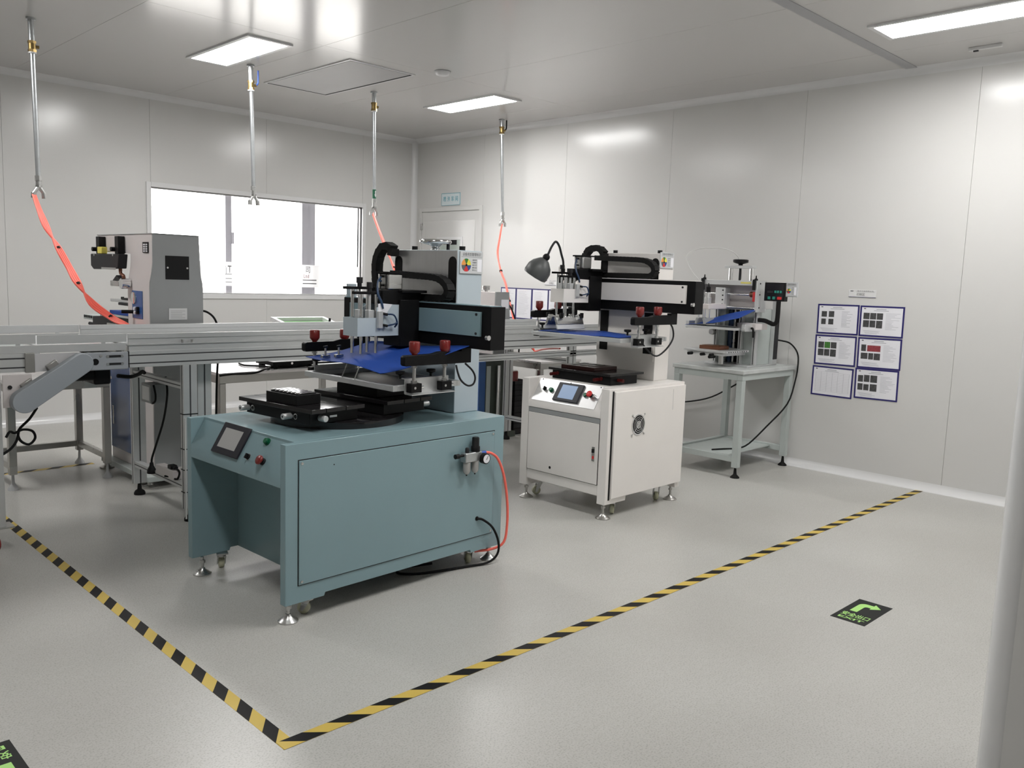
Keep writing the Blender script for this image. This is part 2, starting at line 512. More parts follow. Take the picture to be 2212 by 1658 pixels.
# outer facade glazing a hand's width behind
OY = YL + .20
ow = thing('window_2', 'outer window with grey upright mullions', 'window')
del ow['label'], ow['category']; struct(ow)
B(4.195, 4.262, OY, OY + .05, .9, 2.6).build('mullion', 'outside_mullion', ow)
B(4.262, 4.284, OY - .012, OY + .012, 1.70, 1.82).build('latch', 'outside_mullion', ow, bevel=.004)
B(5.0995, 5.174, OY, OY + .05, .9, 2.6).build('mullion', 'outside_mullion', ow)
B(5.176, 5.274, OY + .012, OY + .06, .9, 2.6).build('mullion', 'outside_mullion', ow)
struct(B(-30, 45, YL + .5, 90, -.5, -.4).build('ground_outside', 'outside_ground'))

# ------------------------------------------------------------------ door
d = thing('door_1', 'x', 'door'); del d['label'], d['category']; struct(d)
dy0, dy1, dz = 7.10, 8.215, 2.236
MB().box(XR - .018, XR + .01, dy0, dy0 + .045, 0, dz).box(XR - .018, XR + .01, dy1 - .045, dy1, 0, dz).box(XR - .018, XR + .01, dy0 + .045, dy1 - .045, dz - .045, dz).build('door_frame', 'door_paint', d, bevel=.002)
B(XR - .0035, XR + .006, dy0 + .045, dy1 - .045, .006, dz - .045).build('frame_gap', 'seam_dark', d)
leaf = B(XR - .010, XR + .004, dy0 + .052, dy1 - .05, .012, dz - .053).build('door_leaf', 'door_paint', d, bevel=.002)
B(XR - .014, XR - .009, dy0 + .11, dy1 - .11, .10, dz - .155).build('leaf_panel', 'wall_paint', leaf, bevel=.0015)
wy0, wy1, wt = 7.414, 7.868, 1.894
wnd = MB().box(XR - .020, XR - .012, wy0, wy0 + .035, wt - .55, wt).box(XR - .020, XR - .012, wy1 - .035, wy1, wt - .55, wt).box(XR - .020, XR - .012, wy0 + .035, wy1 - .035, wt - .035, wt).box(XR - .020, XR - .012, wy0 + .035, wy1 - .035, wt - .55, wt - .515).build('vision_frame', 'trim_white', d, bevel=.002)
B(XR - .0150, XR - .0142, wy0 + .034, wy1 - .034, wt - .516, wt - .034).build('vision_pane', 'vision_glass' if 'vision_glass' in MAT else 'aluminium', d)
B(XR - .0162, XR - .0151, wy0 + .10, wy1 - .036, wt - .09, wt - .036).build('vision_blind', 'black_plastic', d)
B(XR - .030, XR - .008, dy1 - .066, dy1 - .042, 1.98, 2.06).build('hinge', 'steel', d, bevel=.002)
B(XR - .030, XR - .008, dy1 - .066, dy1 - .042, 1.0, 1.08).build('hinge', 'steel', d, bevel=.002)

# ------------------------------------------------------------------ ceiling fittings
def ceiling_light(x0, x1, y0, y1, label):
    t = thing('ceiling_light', label, 'ceiling light', ((x0 + x1) / 2, (y0 + y1) / 2, ZC), group='recessed ceiling light panels')
    hx, hy = (x1 - x0) / 2, (y1 - y0) / 2
    MB().box(-hx - .03, hx + .03, -hy - .03, -hy, -.012, 0).box(-hx - .03, hx + .03, hy, hy + .03, -.012, 0).box(-hx - .03, -hx, -hy, hy, -.012, 0).box(hx, hx + .03, -hy, hy, -.012, 0).build('light_frame', 'trim_white', t)
    B(-hx, hx, -hy, hy, -.009, -.002).build('diffuser', 'light_diffuser', t)
    return t
ceiling_light(2.985, 3.275, 5.69, 6.62, 'bright ceiling light panel left of the square return air grille')
ceiling_light(5.315, 5.605, 5.69, 6.62, 'bright ceiling light panel nearest the door corner')
ceiling_light(5.345, 5.635, 1.40, 2.345, 'bright ceiling light panel at upper right beyond the grey ceiling strip')
for lx, ly, q in ((3.13, 1.87, 'over the striped floor tape corner'), (.80, 6.155, 'over the left conveyor end'), (.80, 1.87, 'over the spot where the picture was taken')):  # extra unseen panels, added to brighten the room
    ceiling_light(lx - .145, lx + .145, ly - .47, ly + .47, 'added ceiling light panel out of view ' + q)

g = thing('return_air_grille', 'square grey return air panel with dark edge gap set in the ceiling', 'ceiling vent', (4.10, 6.315, ZC))
MB().box(-.315, .315, -.655, -.635, -.008, 0).box(-.315, .315, .635, .655, -.008, 0).box(-.315, -.295, -.635, .635, -.008, 0).box(.295, .315, -.635, .635, -.008, 0).build('vent_frame', 'trim_white', g)
MB().box(.270, .290, -.634, .628, -.0105, 0).box(-.294, .270, .608, .628, -.0105, 0).build('vent_gap', 'black_rubber', g)
B(-.294, .268, -.634, .606, -.010, -.003).build('vent_plate', 'vent_face', g)
s = thing('smoke_detector', 'small round white smoke detector on the ceiling', 'smoke detector', (4.48, 5.40, ZC))
MB().lathe([(.062, 0), (.062, -.012), (.05, -.03), (.03, -.036)]).build('detector_body', 'trim_white', s)
MB().ring((0, 0, -.004), (0, 0, 1), .067, .060, .004).build('detector_base', 'trim_grey', s)
e = thing('ceiling_track', 'slim white fitting on the ceiling near the upper right corner', 'ceiling fitting', (6.19, 1.97, ZC))
B(-.012, .012, -.10, .10, -.022, 0).build('track_body', 'trim_white', e, bevel=.003)
B(-.006, .006, .04, .07, -.03, -.022).build('track_lens', 'charcoal', e)
# ================================================================== SCREEN PRINTERS
def levelling_foot(root, x, y, ztop, r=.042, m='steel', name='levelling_foot'):
    f = MB().lathe([(r, 0), (r, .006), (r * .75, .014), (.014, .026), (.011, .034)], (x, y, 0), n=24).build(name, m, root)
    MB().cyl((x, y, .03), (x, y, ztop), .0075, n=12).cyl((x, y, ztop - .028), (x, y, ztop - .014), .014, n=6).build('stem', m, f)
    return f

def caster(root, x, y, ztop, rz=0.0, wheel='caster_cream', r=.027):
    c = MB()
    c.at(Matrix.Translation((x, y, 0)) @ Matrix.Rotation(rz, 4, 'Z'))
    c.box(-.032, .032, -.026, .026, ztop - .006, ztop)
    c.cyl((0, 0, ztop - .02), (0, 0, ztop - .005), .02, n=16)
    for s in (-1, 1):
        c.prism([(-.012, ztop - .018), (.022, ztop - .018), (.034, r - .008), (.022, r - .012), (.012, r)], 'xz', s * .018 - .0015, s * .018 + .0015)
    o = c.build('caster', 'steel', root)
    q = MB(); q.at(Matrix.Translation((x, y, 0)) @ Matrix.Rotation(rz, 4, 'Z'))
    q.lathe([(.006, -.013), (r - .004, -.013), (r, -.009), (r, .009), (r - .004, .013), (.006, .013)], (.022, 0, r), (0, 1, 0), n=22)
    q.build('wheel', wheel, o)
    return o

def status_card(root, u0, u1, z0, z1, pos, facing, name='status_card'):
    """little acrylic equipment status board. facing 'y': on a plane y=pos looking to -y, u = x;  'x': on a plane x=pos looking to -x, u = -y"""
    W_, H_ = u1 - u0, z1 - z0
    if facing == 'y':
        M_ = Matrix(((1, 0, 0, u0), (0, 0, 1, pos), (0, 1, 0, z0), (0, 0, 0, 1)))      # local (a, b, depth) -> x, y=-..., z
        ux, uy = (1, 0, 0), (0, 0, 1)
        pt = lambda a, b, d: (u0 + a, pos - d, z0 + b)
    else:
        ux, uy = (0, -1, 0), (0, 0, 1)
        pt = lambda a, b, d: (pos - d, u0 - a, z0 + b)
    def plate(nm, a0, a1, b0, b1, d0, d1, m_, par, bev=0):
        p0, p1 = pt(a0, b0, d0), pt(a1, b1, d1)
        return B(min(p0[0], p1[0]), max(p0[0], p1[0]), min(p0[1], p1[1]), max(p0[1], p1[1]), p0[2], p1[2]).build(nm, m_, par, bevel=bev)
    if facing == 'x': W_ = u0 - u1
    c = plate(name, 0, W_, 0, H_, 0, .006, 'card_grey', root, .0015)
    lab(c, 'grey status card with a coloured dial and Chinese heading')
    plate('card_rule', W_ * .05, W_ * .95, H_ * .755, H_ * .765, .006, .0064, 'ink_dark', c)
    text('设备状态管理标识', H_ * .115, 'ink_dark', c, pt(W_ * .10, H_ * .82, .0061), ux, uy, width=W_ * .80, name='card_heading')
    cx_, cy_, R_ = W_ * .265, H_ * .39, min(W_ * .205, H_ * .33)
    for k, (m_, a0, a1) in enumerate((('card_green', 65, 115), ('card_orange', 115, 180), ('card_dgrey', 180, 240), ('card_red', 240, 300), ('card_blue', 300, 360), ('card_yellow', 0, 65))):
        pts = [(cx_, cy_)] + [(cx_ + R_ * math.cos(math.radians(a0 + (a1 - a0) * i / 5)), cy_ + R_ * math.sin(math.radians(a0 + (a1 - a0) * i / 5))) for i in range(6)]
        q = MB(); n = len(pts)
        vs = [pt(a, b, .006) for a, b in pts] + [pt(a, b, .0068) for a, b in pts]
        q._add(vs, [(i, (i + 1) % n, n + (i + 1) % n, n + i) for i in range(n)] + [tuple(range(n)), tuple(range(2 * n - 1, n - 1, -1))])
        q.build('dial_sector', m_, c)
    q = MB(); a_, b_ = pt(cx_, cy_, .0068), pt(cx_, cy_, .009)
    q.cyl(a_, b_, R_ * .17, n=12); q.build('dial_pointer', 'black_plastic', c)
    for k, s_ in enumerate(('设备名称:', '设备编号:', '维修人员:', '操作人员:', '责任人:')):
        text(s_, H_ * .055, 'ink_dark', c, pt(W_ * .53, H_ * (.60 - k * .115), .0061), ux, uy, width=W_ * .20, name='card_line')
    plate('card_insert', W_ * .76, W_ * .95, H_ * .10, H_ * .67, .006, .0066, 'paper', c)
    return c

def gantry(root, ox, oy, gz, ztop, zdeck, ya, hr, paint, plate_mat, front_mat, sz, sy, sx0, adx=0.0, rodtop=.262, hump=.012, colw=.245, cold=.17, ymid=None, squeegee=True, rodlow=.060):
    ym = oy if ymid is None else ymid
    col = B(ox, ox + cold, ym - colw, ym + colw, zdeck, ztop).build('column', paint, root, bevel=.003)
    B(ox - .0025, ox, ym - colw + .003, ym + colw - .004, gz + .2, ztop - .003).build('column_front', front_mat, col)
    for s in (-1, 1):
        yc = ym + s * (colw - .034)
        zz = ztop - .062
        pts = [(yc - .03, gz + .19), (yc + .03, gz + .19)] + [(yc + .03 * math.cos(t), zz + .03 * math.sin(t)) for t in [PI * i / 8 for i in range(9)]]
        MB().prism(pts, 'yz', ox - .004, ox - .001).build('slot', 'black_rubber', col)
        CY((ox + cold * .5, ym + s * (colw - .06), ztop), (ox + cold * .5, ym + s * (colw - .06), ztop + .022), .016, n=14).build('cap_bolt', 'black_plastic', col)
    # beam
    bm_ = B(ox - .10, ox - .004, oy - .575, oy + .575, gz, gz + .204).build('beam', 'black_metal', root, bevel=.002)
    B(ox - .102, ox - .02, oy - .565, oy + .565, gz + .204, gz + .2085).build('beam_top_strip', plate_mat, bm_)
    cp = B(ox - .1135, ox - .1005, oy - .515, oy + .505, gz + .062, gz + .178).build('cover_plate', plate_mat, bm_, bevel=.0015)
    for yy in (-.49, .48):
        for zz in (.075, .165):
            CY((ox - .1165, oy + yy, gz + zz), (ox - .113, oy + yy, gz + zz), .0065, n=10).build('screw', 'charcoal', cp)
    CY((ox - .112, oy - .577, gz + .06), (ox - .112, oy - .560, gz + .06), .012, n=16).build('limit_stop', 'chrome', bm_)
    B(ox - .09, ox - .03, oy + .555, oy + .57, gz + .19, gz + .278).build('chain_end_plate', paint, bm_, bevel=.002)
    # screen arms
    for s in (-1, 1):
        yy = oy + s * ya
        x_ = ox + adx
        poly = [(x_ - .478, gz - .063), (x_ - .478, gz - .030), (x_ - .468, gz - .022), (x_ - .305, gz - .021), (x_ - .262, gz - hump), (ox - .13, gz - hump), (ox - .13, gz - .0005), (ox - .065, gz - .0005), (ox - .065, gz - .071), (x_ - .47, gz - .070)]
        arm = MB().prism(poly, 'xz', yy - .017, yy + .017).build('screen_arm', 'black_metal', root, bevel=.002)
        for xk in (-.41, -.223):
            x = x_ + xk
            MB().lathe([(.011, -.024), (.013, -.018), (.0245, -.004), (.0255, .002), (.0255, .036), (.022, .040), (.010, .040)], (x, yy, gz), n=20).build('red_knob', 'red_plastic', arm)
            r_ = CY((x, yy, gz - .155), (x, yy, gz - .068), .0085, n=14)
            r_.cyl((x, yy, gz - .082), (x, yy, gz - .070), .014, n=6); r_.cyl((x, yy, gz - .155), (x, yy, gz - .140), .015, n=6)
            r_.build('height_screw', 'steel', arm)
            bl = B(x - .03, x + .034, yy - .018, yy + .018, gz - .194, gz - .152).build('clamp_block', 'black_metal', arm, bevel=.002)
            CY((x + .034, yy - .006, gz - .172), (x + .052, yy - .006, gz - .172), .0065, n=10).build('clamp_bolt', 'chrome', bl)
            CY((x - .006, yy - .019, gz - .172), (x - .006, yy - .0175, gz - .172), .006, n=10).build('set_screw', 'steel', bl)
            ys_ = yy - s * .062
            k_ = MB().lathe([(.006, -.135), (.006, -.120), (.010, -.117), (.0215, -.113), (.0225, -.106), (.0215, -.100), (.009, -.099)], (x - .03, ys_, gz), n=14).build('star_knob', 'black_plastic', arm)
        # aluminium angle that carries the frame
        y0 = yy - s * .034
        br = MB().box(x_ - .435, x_ - .165, min(y0, y0 - s * .004), max(y0, y0 - s * .004), gz - .202, gz - .136)
        br.box(x_ - .435, x_ - .165, min(y0, y0 + s * .052), max(y0, y0 + s * .052), gz - .2055, gz - .202)
        br.box(x_ - .435, x_ - .165, min(y0, y0 - s * .045), max(y0, y0 - s * .045), gz - .1365, gz - .133)
        br.build('angle_bracket', 'aluminium', arm)
    # screen frame
    fx0, fx1 = ox + sx0, ox - .075
    fr = B(fx0, fx0 + .026, oy - sy, oy + sy, sz, sz + .026).build('screen_frame', 'aluminium', root, bevel=.0015)
    lab(fr, 'aluminium screen frame under the blue sheet')
    B(fx1 - .026, fx1, oy - sy, oy + sy, sz, sz + .026).build('frame_bar', 'aluminium', fr, bevel=.0015)
    for s in (-1, 1):
        y_ = oy + s * (sy - .013)
        B(fx0 + .0262, fx1 - .0262, y_ - .013, y_ + .013, sz, sz + .026).build('frame_bar', 'aluminium', fr, bevel=.0015)
    B(fx0 + .026, fx1 - .026, oy - sy + .026, oy + sy - .026, sz + .001, sz + .003).build('mesh', 'green_dark_paint', fr)
    # print head
    H = [(-.485, .040), (-.232, .040), (-.232, .191), (-.335, .194), (-.372, .176), (-.372, .128), (-.485, .128)]
    hd = MB()
    hd.prism([(ox + a, gz + b) for a, b in H], 'xz', hr, hr + .004)
    hd.prism([(ox + a, gz + b) for a, b in H], 'xz', hr + .110, hr + .114)
    hd.box(ox - .485, ox - .481, hr + .004, hr + .110, gz + .040, gz + .128)
    hd.box(ox - .481, ox - .232, hr + .004, hr + .110, gz + .040, gz + .046)
    hd = hd.build('print_head', paint, root)
    for y_, x0_, zt_ in ((.086, 0.0, rodtop), (.026, .008, rodtop - .022)):
        for xr_ in (-.452, -.362):
            CY((ox + xr_ + x0_, hr + y_, gz - rodlow), (ox + xr_ + x0_, hr + y_, gz + zt_), .0085, n=14).build('guide_rod', 'chrome', hd)
        bar = B(ox - .500 + x0_, ox - .325 + x0_ * 8, hr + y_ - .013, hr + y_ + .013, gz + zt_, gz + zt_ + .013).build('cross_bar', 'black_metal', hd, bevel=.001)
        kx = ox - .412 + x0_ * 2
        MB().cyl((kx, hr + y_, gz + zt_ + .013), (kx, hr + y_, gz + zt_ + .03), .011, n=14).cyl((kx, hr + y_, gz + zt_ + .03), (kx, hr + y_, gz + zt_ + .058), .0155, n=16).build('pressure_knob', 'charcoal', bar)
        MB().box(kx - .016, kx + .016, hr + y_ - .016, hr + y_ + .016, gz + .046, gz + .165).cyl((kx, hr + y_, gz + .16), (kx, hr + y_, gz + zt_), .007, n=10).build('air_cylinder', 'aluminium', hd, bevel=.002)
        if not squeegee: continue
        sq = MB(); sq.at(Matrix.Translation((ox - .40, hr + y_, gz - .055)) @ Matrix.Rotation((.35 if y_ > .05 else -.35), 4, 'X'))
        sq.box(-.13, .13, -.009, .009, -.052, -.004); so = sq.build('squeegee_holder', 'steel', hd, bevel=.0015)
        q = MB(); q.at(Matrix.Translation((ox - .40, hr + y_, gz - .055)) @ Matrix.Rotation((.35 if y_ > .05 else -.35), 4, 'X'))
        q.box(-.135, .135, -.004, .004, -.082, -.052); q.build('squeegee_blade', 'card_grey', so)
        for xs_ in (-.10, .10):
            q = MB(); q.at(Matrix.Translation((ox - .40, hr + y_, gz - .055)) @ Matrix.Rotation((.35 if y_ > .05 else -.35), 4, 'X'))
            q.box(xs_ - .02, xs_ + .02, -.022, .014, -.022, .012); q.build('holder_clamp', 'steel', so, bevel=.002)
            CY((ox - .40 + xs_, hr + y_ - .03 * (1 if y_ < .05 else -1), gz - .06), (ox - .40 + xs_, hr + y_ - .03 * (1 if y_ < .05 else -1), gz - .028), .012, n=8).build('wing_screw', 'black_plastic', so)
    # valves and tubes on the head side
    MB().box(ox - .372, ox - .345, hr - .016, hr + .002, gz + .078, gz + .160).build('valve_block', 'aluminium', hd, bevel=.0015)
    for zz in (.148, .093):
        CY((ox - .34, hr - .010, gz + zz), (ox - .318, hr - .014, gz + zz - .004), .007, n=10).build('tube_fitting', 'black_plastic', hd)
    for j, zz in enumerate((.146, .090)):
        MB().tube([(ox - .318, hr - .014, gz + zz), (ox - .290, hr - .030, gz + zz - .004 + j * .012), (ox - .268, hr - .028, gz + .105), (ox - .272, hr - .014, gz + .082)], .0042).build('air_tube', 'blue_tube', hd)
    # carriage and its air cylinder
    cg = MB().box(ox - .235, ox - .114, hr - .012, hr + .118, gz - .015, gz + .215).box(ox - .335, ox - .09, hr + .004, hr + .112, gz + .194, gz + .262).box(ox - .24, ox - .08, hr - .030, hr + .10, gz + .250, gz + .264).build('carriage', 'black_metal', root, bevel=.002)
    ac = MB().box(ox - .300, ox - .212, hr + .004, hr + .086, gz + .264, gz + .342).build('stroke_cylinder', 'steel', cg, bevel=.006)
    B(ox - .306, ox - .190, hr - .002, hr + .092, gz + .342, gz + .351).build('cylinder_cap', 'black_metal', ac)
    for yy in (.022, .066):
        B(ox - .3015, ox - .300, hr + yy - .003, hr + yy + .003, gz + .268, gz + .338).build('cylinder_groove', 'charcoal', ac)
    for zz in (.285, .328):
        CY((ox - .316, hr + .045, gz + zz), (ox - .300, hr + .045, gz + zz), .006, n=10).build('port', 'black_plastic', ac)
    for j in (0, 1):
        MB().tube([(ox - .312, hr + .045, gz + .325 - j * .02), (ox - .345, hr + .03, gz + .300), (ox - .362 + j * .006, hr + .01, gz + .245), (ox - .350 + j * .006, hr - .002, gz + .205), (ox - .338, hr - .006, gz + .172)], .0042).build('air_tube', 'blue_tube', cg)
    # drag chains
    x = ox - .055
    lo = gz + .228
    MB().chain([(x, max(hr + .09, oy + .20), gz + .342), (x, oy - .10, gz + .333), (x, oy - .165, gz + .327), (x, oy - .215, gz + .305), (x, oy - .240, gz + .275), (x, oy - .235, gz + .245), (x, oy - .205, lo), (x, oy + .33, lo)], (1, 0, 0), .05, .034).build('drag_chain', 'black_rubber', root)
    return col

# ------------------------------------------------------------------ aqua printer
A = thing('screen_printer', 'aqua screen printer with rotary table, the large machine in the foreground', 'printing machine', (1.717, 2.992, 0), math.radians(2.2), 'screen printing machines')
ZD, LX, LY = .755, 1.266, .836
body = MB()
# side walls with legs a little lower than the rail between them
for y0, y1 in ((0, .038), (LY - .038, LY)):
    body.prism([(0, .083), (.19, .083), (.195, .098), (1.05, .098), (1.055, .083), (LX, .083), (LX, ZD), (0.0, ZD)], 'xz', y0, y1)
body.box(.068, LX - .0005, .038, LY - .038, ZD - .025, ZD - .0002)
body.box(LX - .03, LX, .038, LY - .038, .098, ZD - .025)
body = body.build('cabinet_body', 'aqua_paint', A, bevel=.002)
B(.235, .243, .038, LY - .038, .098, ZD - .026).build('knee_panel', 'aqua_paint', A)
MB().prism([(0, .572), (0, .630), (.075, ZD - .0005), (.085, ZD - .0005), (.085, ZD - .02), (.006, .624), (.006, .572)], 'xz', .0381, LY - .0381).build('console', 'aqua_paint', A, bevel=.0012)
# side cover with its shadow joint
B(.058, 1.199, -.0008, .0005, .157, .688).build('cover_joint', 'charcoal', body)
sc_ = B(.062, 1.195, -.005, .0005, .161, .684).build('side_cover', 'aqua_paint', A, bevel=.0015)
for x_, z_ in ((.075, .672), (.075, .174), (1.183, .672), (1.183, .174)):
    CY((x_, -.0075, z_), (x_, -.005, z_), .006, n=10).build('screw', 'steel', sc_)
CY((.230, -.0056, .647), (.230, -.0045, .647), .003, n=8).build('hole', 'black_plastic', sc_)
for x_, y_ in ((.045, .79), (.038, .038), (1.232, .05), (1.232, .80)):
    levelling_foot(A, x_, y_, .084)
for x_, y_, r_ in ((.15, .80, 1.2), (.15, .055, 2.2), (1.10, .06, 1.0), (1.10, .79, .3)):
    caster(A, x_, y_, .098 if .19 < x_ < 1.05 else .083, r_)
# operator panel on the sloping console
sl = Vector((.075, 0, ZD - .63)).normalized(); nn_ = Vector((-(ZD - .63), 0, .075)).normalized()
def slope_mat(x0, z0, y):
    # columns: along -y (reading), up the slope, outward
    return Matrix(((0, sl.x, nn_.x, x0), (-1, 0, 0, y), (0, sl.z, nn_.z, z0), (0, 0, 0, 1)))
SM = slope_mat(0.0, .630, 0)
def sbox(m_, a0, a1, b0, b1, d0, d1):
    q = MB(); q.at(m_); return q.box(a0, a1, b0, b1, d0, d1)
tp = sbox(SM, -.600, -.375, .002, .146, .0005, .010).build('touch_panel', 'panel_bezel', A, bevel=.002)
sbox(SM, -.567, -.418, .030, .122, .010, .0106).build('panel_screen', 'screen_grey', tp)
def button(m_, a, b, mt, par, r=.013, h=.016, collar='chrome', name='push_button'):
    q = MB(); q.at(m_); q.cyl((a, b, .0005), (a, b, .007), r * 1.25, n=18)
    c_ = q.build(name, collar, par)
    q = MB(); q.at(m_); q.cyl((a, b, .007), (a, b, h), r, n=18); q.build('button_cap', mt, c_, bevel=.002)
    return c_
button(SM, -.226, .113, 'green_plastic', A, h=.018, collar='green_plastic')
sw = button(SM, -.301, .027, 'black_plastic', A, r=.012, h=.012, name='rotary_switch')
sbox(SM, -.305, -.297, .016, .038, .012, .024).build('switch_lever', 'black_plastic', sw, bevel=.001)
es = button(SM, -.189, .027, 'black_plastic', A, r=.012, h=.016, collar='charcoal', name='emergency_stop')
q = MB(); q.at(SM); q.lathe([(.013, .016), (.020, .020), (.0205, .026), (.017, .030)], (-.189, .027, 0), n=22); q.build('stop_head', 'red_plastic', es)

# rotary table with two fixtures
T = Matrix.Translation((.55, .42, 0)) @ Matrix.Rotation(math.radians(4.5), 4, 'Z')
q = MB(); q.at(T); q.lathe([(.312, ZD), (.312, ZD + .030), (.306, ZD + .034)], n=64); dsk = q.build('rotary_table', 'black_gloss', A)
for k in (0, 1):
    R_ = T @ Matrix.Rotation(PI * k, 4, 'Z')
    zb = ZD + .0345
    q = MB(); q.at(R_); q.box(-.345, -.075, -.225, .235, zb, zb + .052); fb = q.build('fixture_base', 'black_metal', A, bevel=.003)
    q = MB(); q.at(R_); q.box(-.362, -.285, -.262, .272, zb + .0525, zb + .071); pl1 = q.build('fixture_plate', 'black_gloss', fb, bevel=.0012)
    q = MB(); q.at(R_); q.box(-.281, -.175, -.262, .272, zb + .0525, zb + .071); q.build('fixture_plate', 'black_gloss', fb, bevel=.0012)
    q = MB(); q.at(R_); q.box(-.171, -.065, -.262, .272, zb + .0525, zb + .071); q.build('fixture_plate', 'black_gloss', fb, bevel=.0012)
    for yy in (-.10, .215):
        q = MB(); q.at(R_); q.cyl((-.393, yy, zb + .026), (-.345, yy, zb + .026), .0135, n=20); kb = q.build('adjust_knob', 'aluminium', fb, bevel=.0015)
        q = MB(); q.at(R_); q.cyl((-.394, yy, zb + .026), (-.3925, yy, zb + .026), .005, n=6); q.build('socket', 'charcoal', kb)
        q = MB(); q.at(R_); q.ring((-.349, yy - .032, zb + .026), (1, 0, 0), .013, .010, .004); q.build('scale_ring', 'steel', fb)
    q = MB(); q.at(R_); q.cyl((-.29, -.268, zb + .026), (-.29, -.225, zb + .026), .0135, n=20); kb = q.build('adjust_knob', 'aluminium', fb, bevel=.0015)
    q = MB(); q.at(R_); q.box(-.235, -.195, -.2262, -.2248, zb + .022, zb + .031); q.build('scale_plate', 'aluminium', fb)
# product jig with cavities on the front fixture
q = MB(); q.at(T); q.box(-.338, -.205, -.125, .095, ZD + .106, ZD + .150); jg = q.build('product_jig', 'black_metal', A, bevel=.0015)
for i in range(7):
    y0 = -.112 + i * .0285
    q = MB(); q.at(T); q.box(-.326, -.218, y0, y0 + .019, ZD + .150, ZD + .157); q.build('jig_ridge', 'black_gloss', jg, bevel=.002)
    q = MB(); q.at(T); q.box(-.322, -.304, y0 + .005, y0 + .014, ZD + .157, ZD + .160); q.build('jig_pin', 'steel', jg)
# jig under the screen
q = MB(); q.at(T @ Matrix.Rotation(PI, 4, 'Z')); q.box(-.335, -.10, -.13, .16, ZD + .106, ZD + .152); q.build('product_jig', 'black_metal', A, bevel=.002)

gantry(A, 1.10, .43, 1.107, 1.577, ZD, .397, .362, 'aqua_light', 'aqua_paint', 'brushed_steel', .917, .356, -.497, ymid=.443, squeegee=False, rodlow=.045)
# bright reflection painted as a white patch on the print head side
q = MB(); q.prism([(.735, 1.302), (.752, 1.3055), (.822, 1.300), (.770, 1.236), (.735, 1.236)], 'xz', .3605, .3622); q.build('side_highlight', 'paper', A)
# drag chain arch beside the column
MB().chain([(1.06, .66, 1.545), (1.06, .650, 1.575), (1.06, .685, 1.596), (1.06, .735, 1.590), (1.06, .772, 1.555), (1.06, .790, 1.505), (1.06, .790, 1.45), (1.06, .785, 1.40), (1.06, .772, 1.345)], (1, 0, 0), .05, .040).build('drag_chain', 'black_rubber', A)
# handwheel on the column
hw = MB().lathe([(.060, 1.618), (.066, 1.612), (.078, 1.612), (.084, 1.619), (.084, 1.627), (.078, 1.634), (.066, 1.634), (.060, 1.628), (.060, 1.618)], (1.185, .462, 0), n=36)
for k in range(3):
    an = 2 * PI * k / 3 + .4
    hw.cyl((1.185, .462, 1.606), (1.185 + .066 * math.cos(an), .462 + .066 * math.sin(an), 1.622), .010, n=10)
hw.lathe([(.024, 1.577), (.023, 1.590), (.019, 1.595), (.030, 1.602), (.040, 1.612), (.030, 1.622), (.012, 1.626)], (1.185, .462, 0), n=24)
hw.build('handwheel', 'chrome', A)
CY((1.245, .43, 1.577), (1.245, .43, 1.62), .009, n=12).build('spindle_guide', 'charcoal', A)
status_card(A, 1.110, 1.268, 1.462, 1.572, .197, 'y')
# blue protective sheet, slumped across the screen
def sheet(u, v):
    # u: front -> back, v: left (+y) -> right
    x = .575 + u * .40
    y0 = .735 - .015 * u; y1 = .135 - u * .165
    y = y0 + (y1 - y0) * v
    zf = 1.022 - .020 * v
    zb = 1.085 + .032 * v
    z = zf + (zb - zf) * (u ** 1.25) + .010 * math.sin(v * PI) * (1 - u) - .006 * math.sin(v * 7 + u * 4)
    x += .030 * math.sin(v * PI) * (1 - u) * -.6
    return (x, y, z)
bs = MB().grid(sheet, 18, 22, .0022).build('protective_sheet', 'blue_film', A)
lab(bs, 'blue plastic sheet laid over the screen')
for k, (x_, y_, z_) in enumerate(((.60, .60, 1.030), (.64, .545, 1.036))):
    sq_ = MB().cyl((x_, y_, z_), (x_, y_, z_ + .045), .005, n=8).box(x_ - .022, x_ + .022, y_ - .010, y_ + .010, z_ - .004, z_ + .010).build('squeegee_clamp', 'steel', A, bevel=.001)
    q = MB(); q.at(Matrix.Translation((x_, y_, z_ + .045)) @ Matrix.Rotation(.5, 4, 'Z')); q.box(-.020, .020, -.004, .004, 0, .010); q.build('wing_screw', 'black_plastic', sq_, bevel=.002)
# pins that hold the sheet edge
for y_ in (.36, .46):
    CY((.60, y_, .945), (.615, y_ - .02, 1.015), .003, n=6).build('wire_clip', 'steel', A)
# cable loop under the right arm
MB().tube([(.985, .005, 1.035), (1.02, -.01, 1.00), (1.035, -.015, .965), (1.02, -.018, .935), (.985, -.016, .93), (.95, -.008, .955), (.935, 0, .99), (.93, .01, 1.03)], .0048).build('cable_loop', 'charcoal', A)
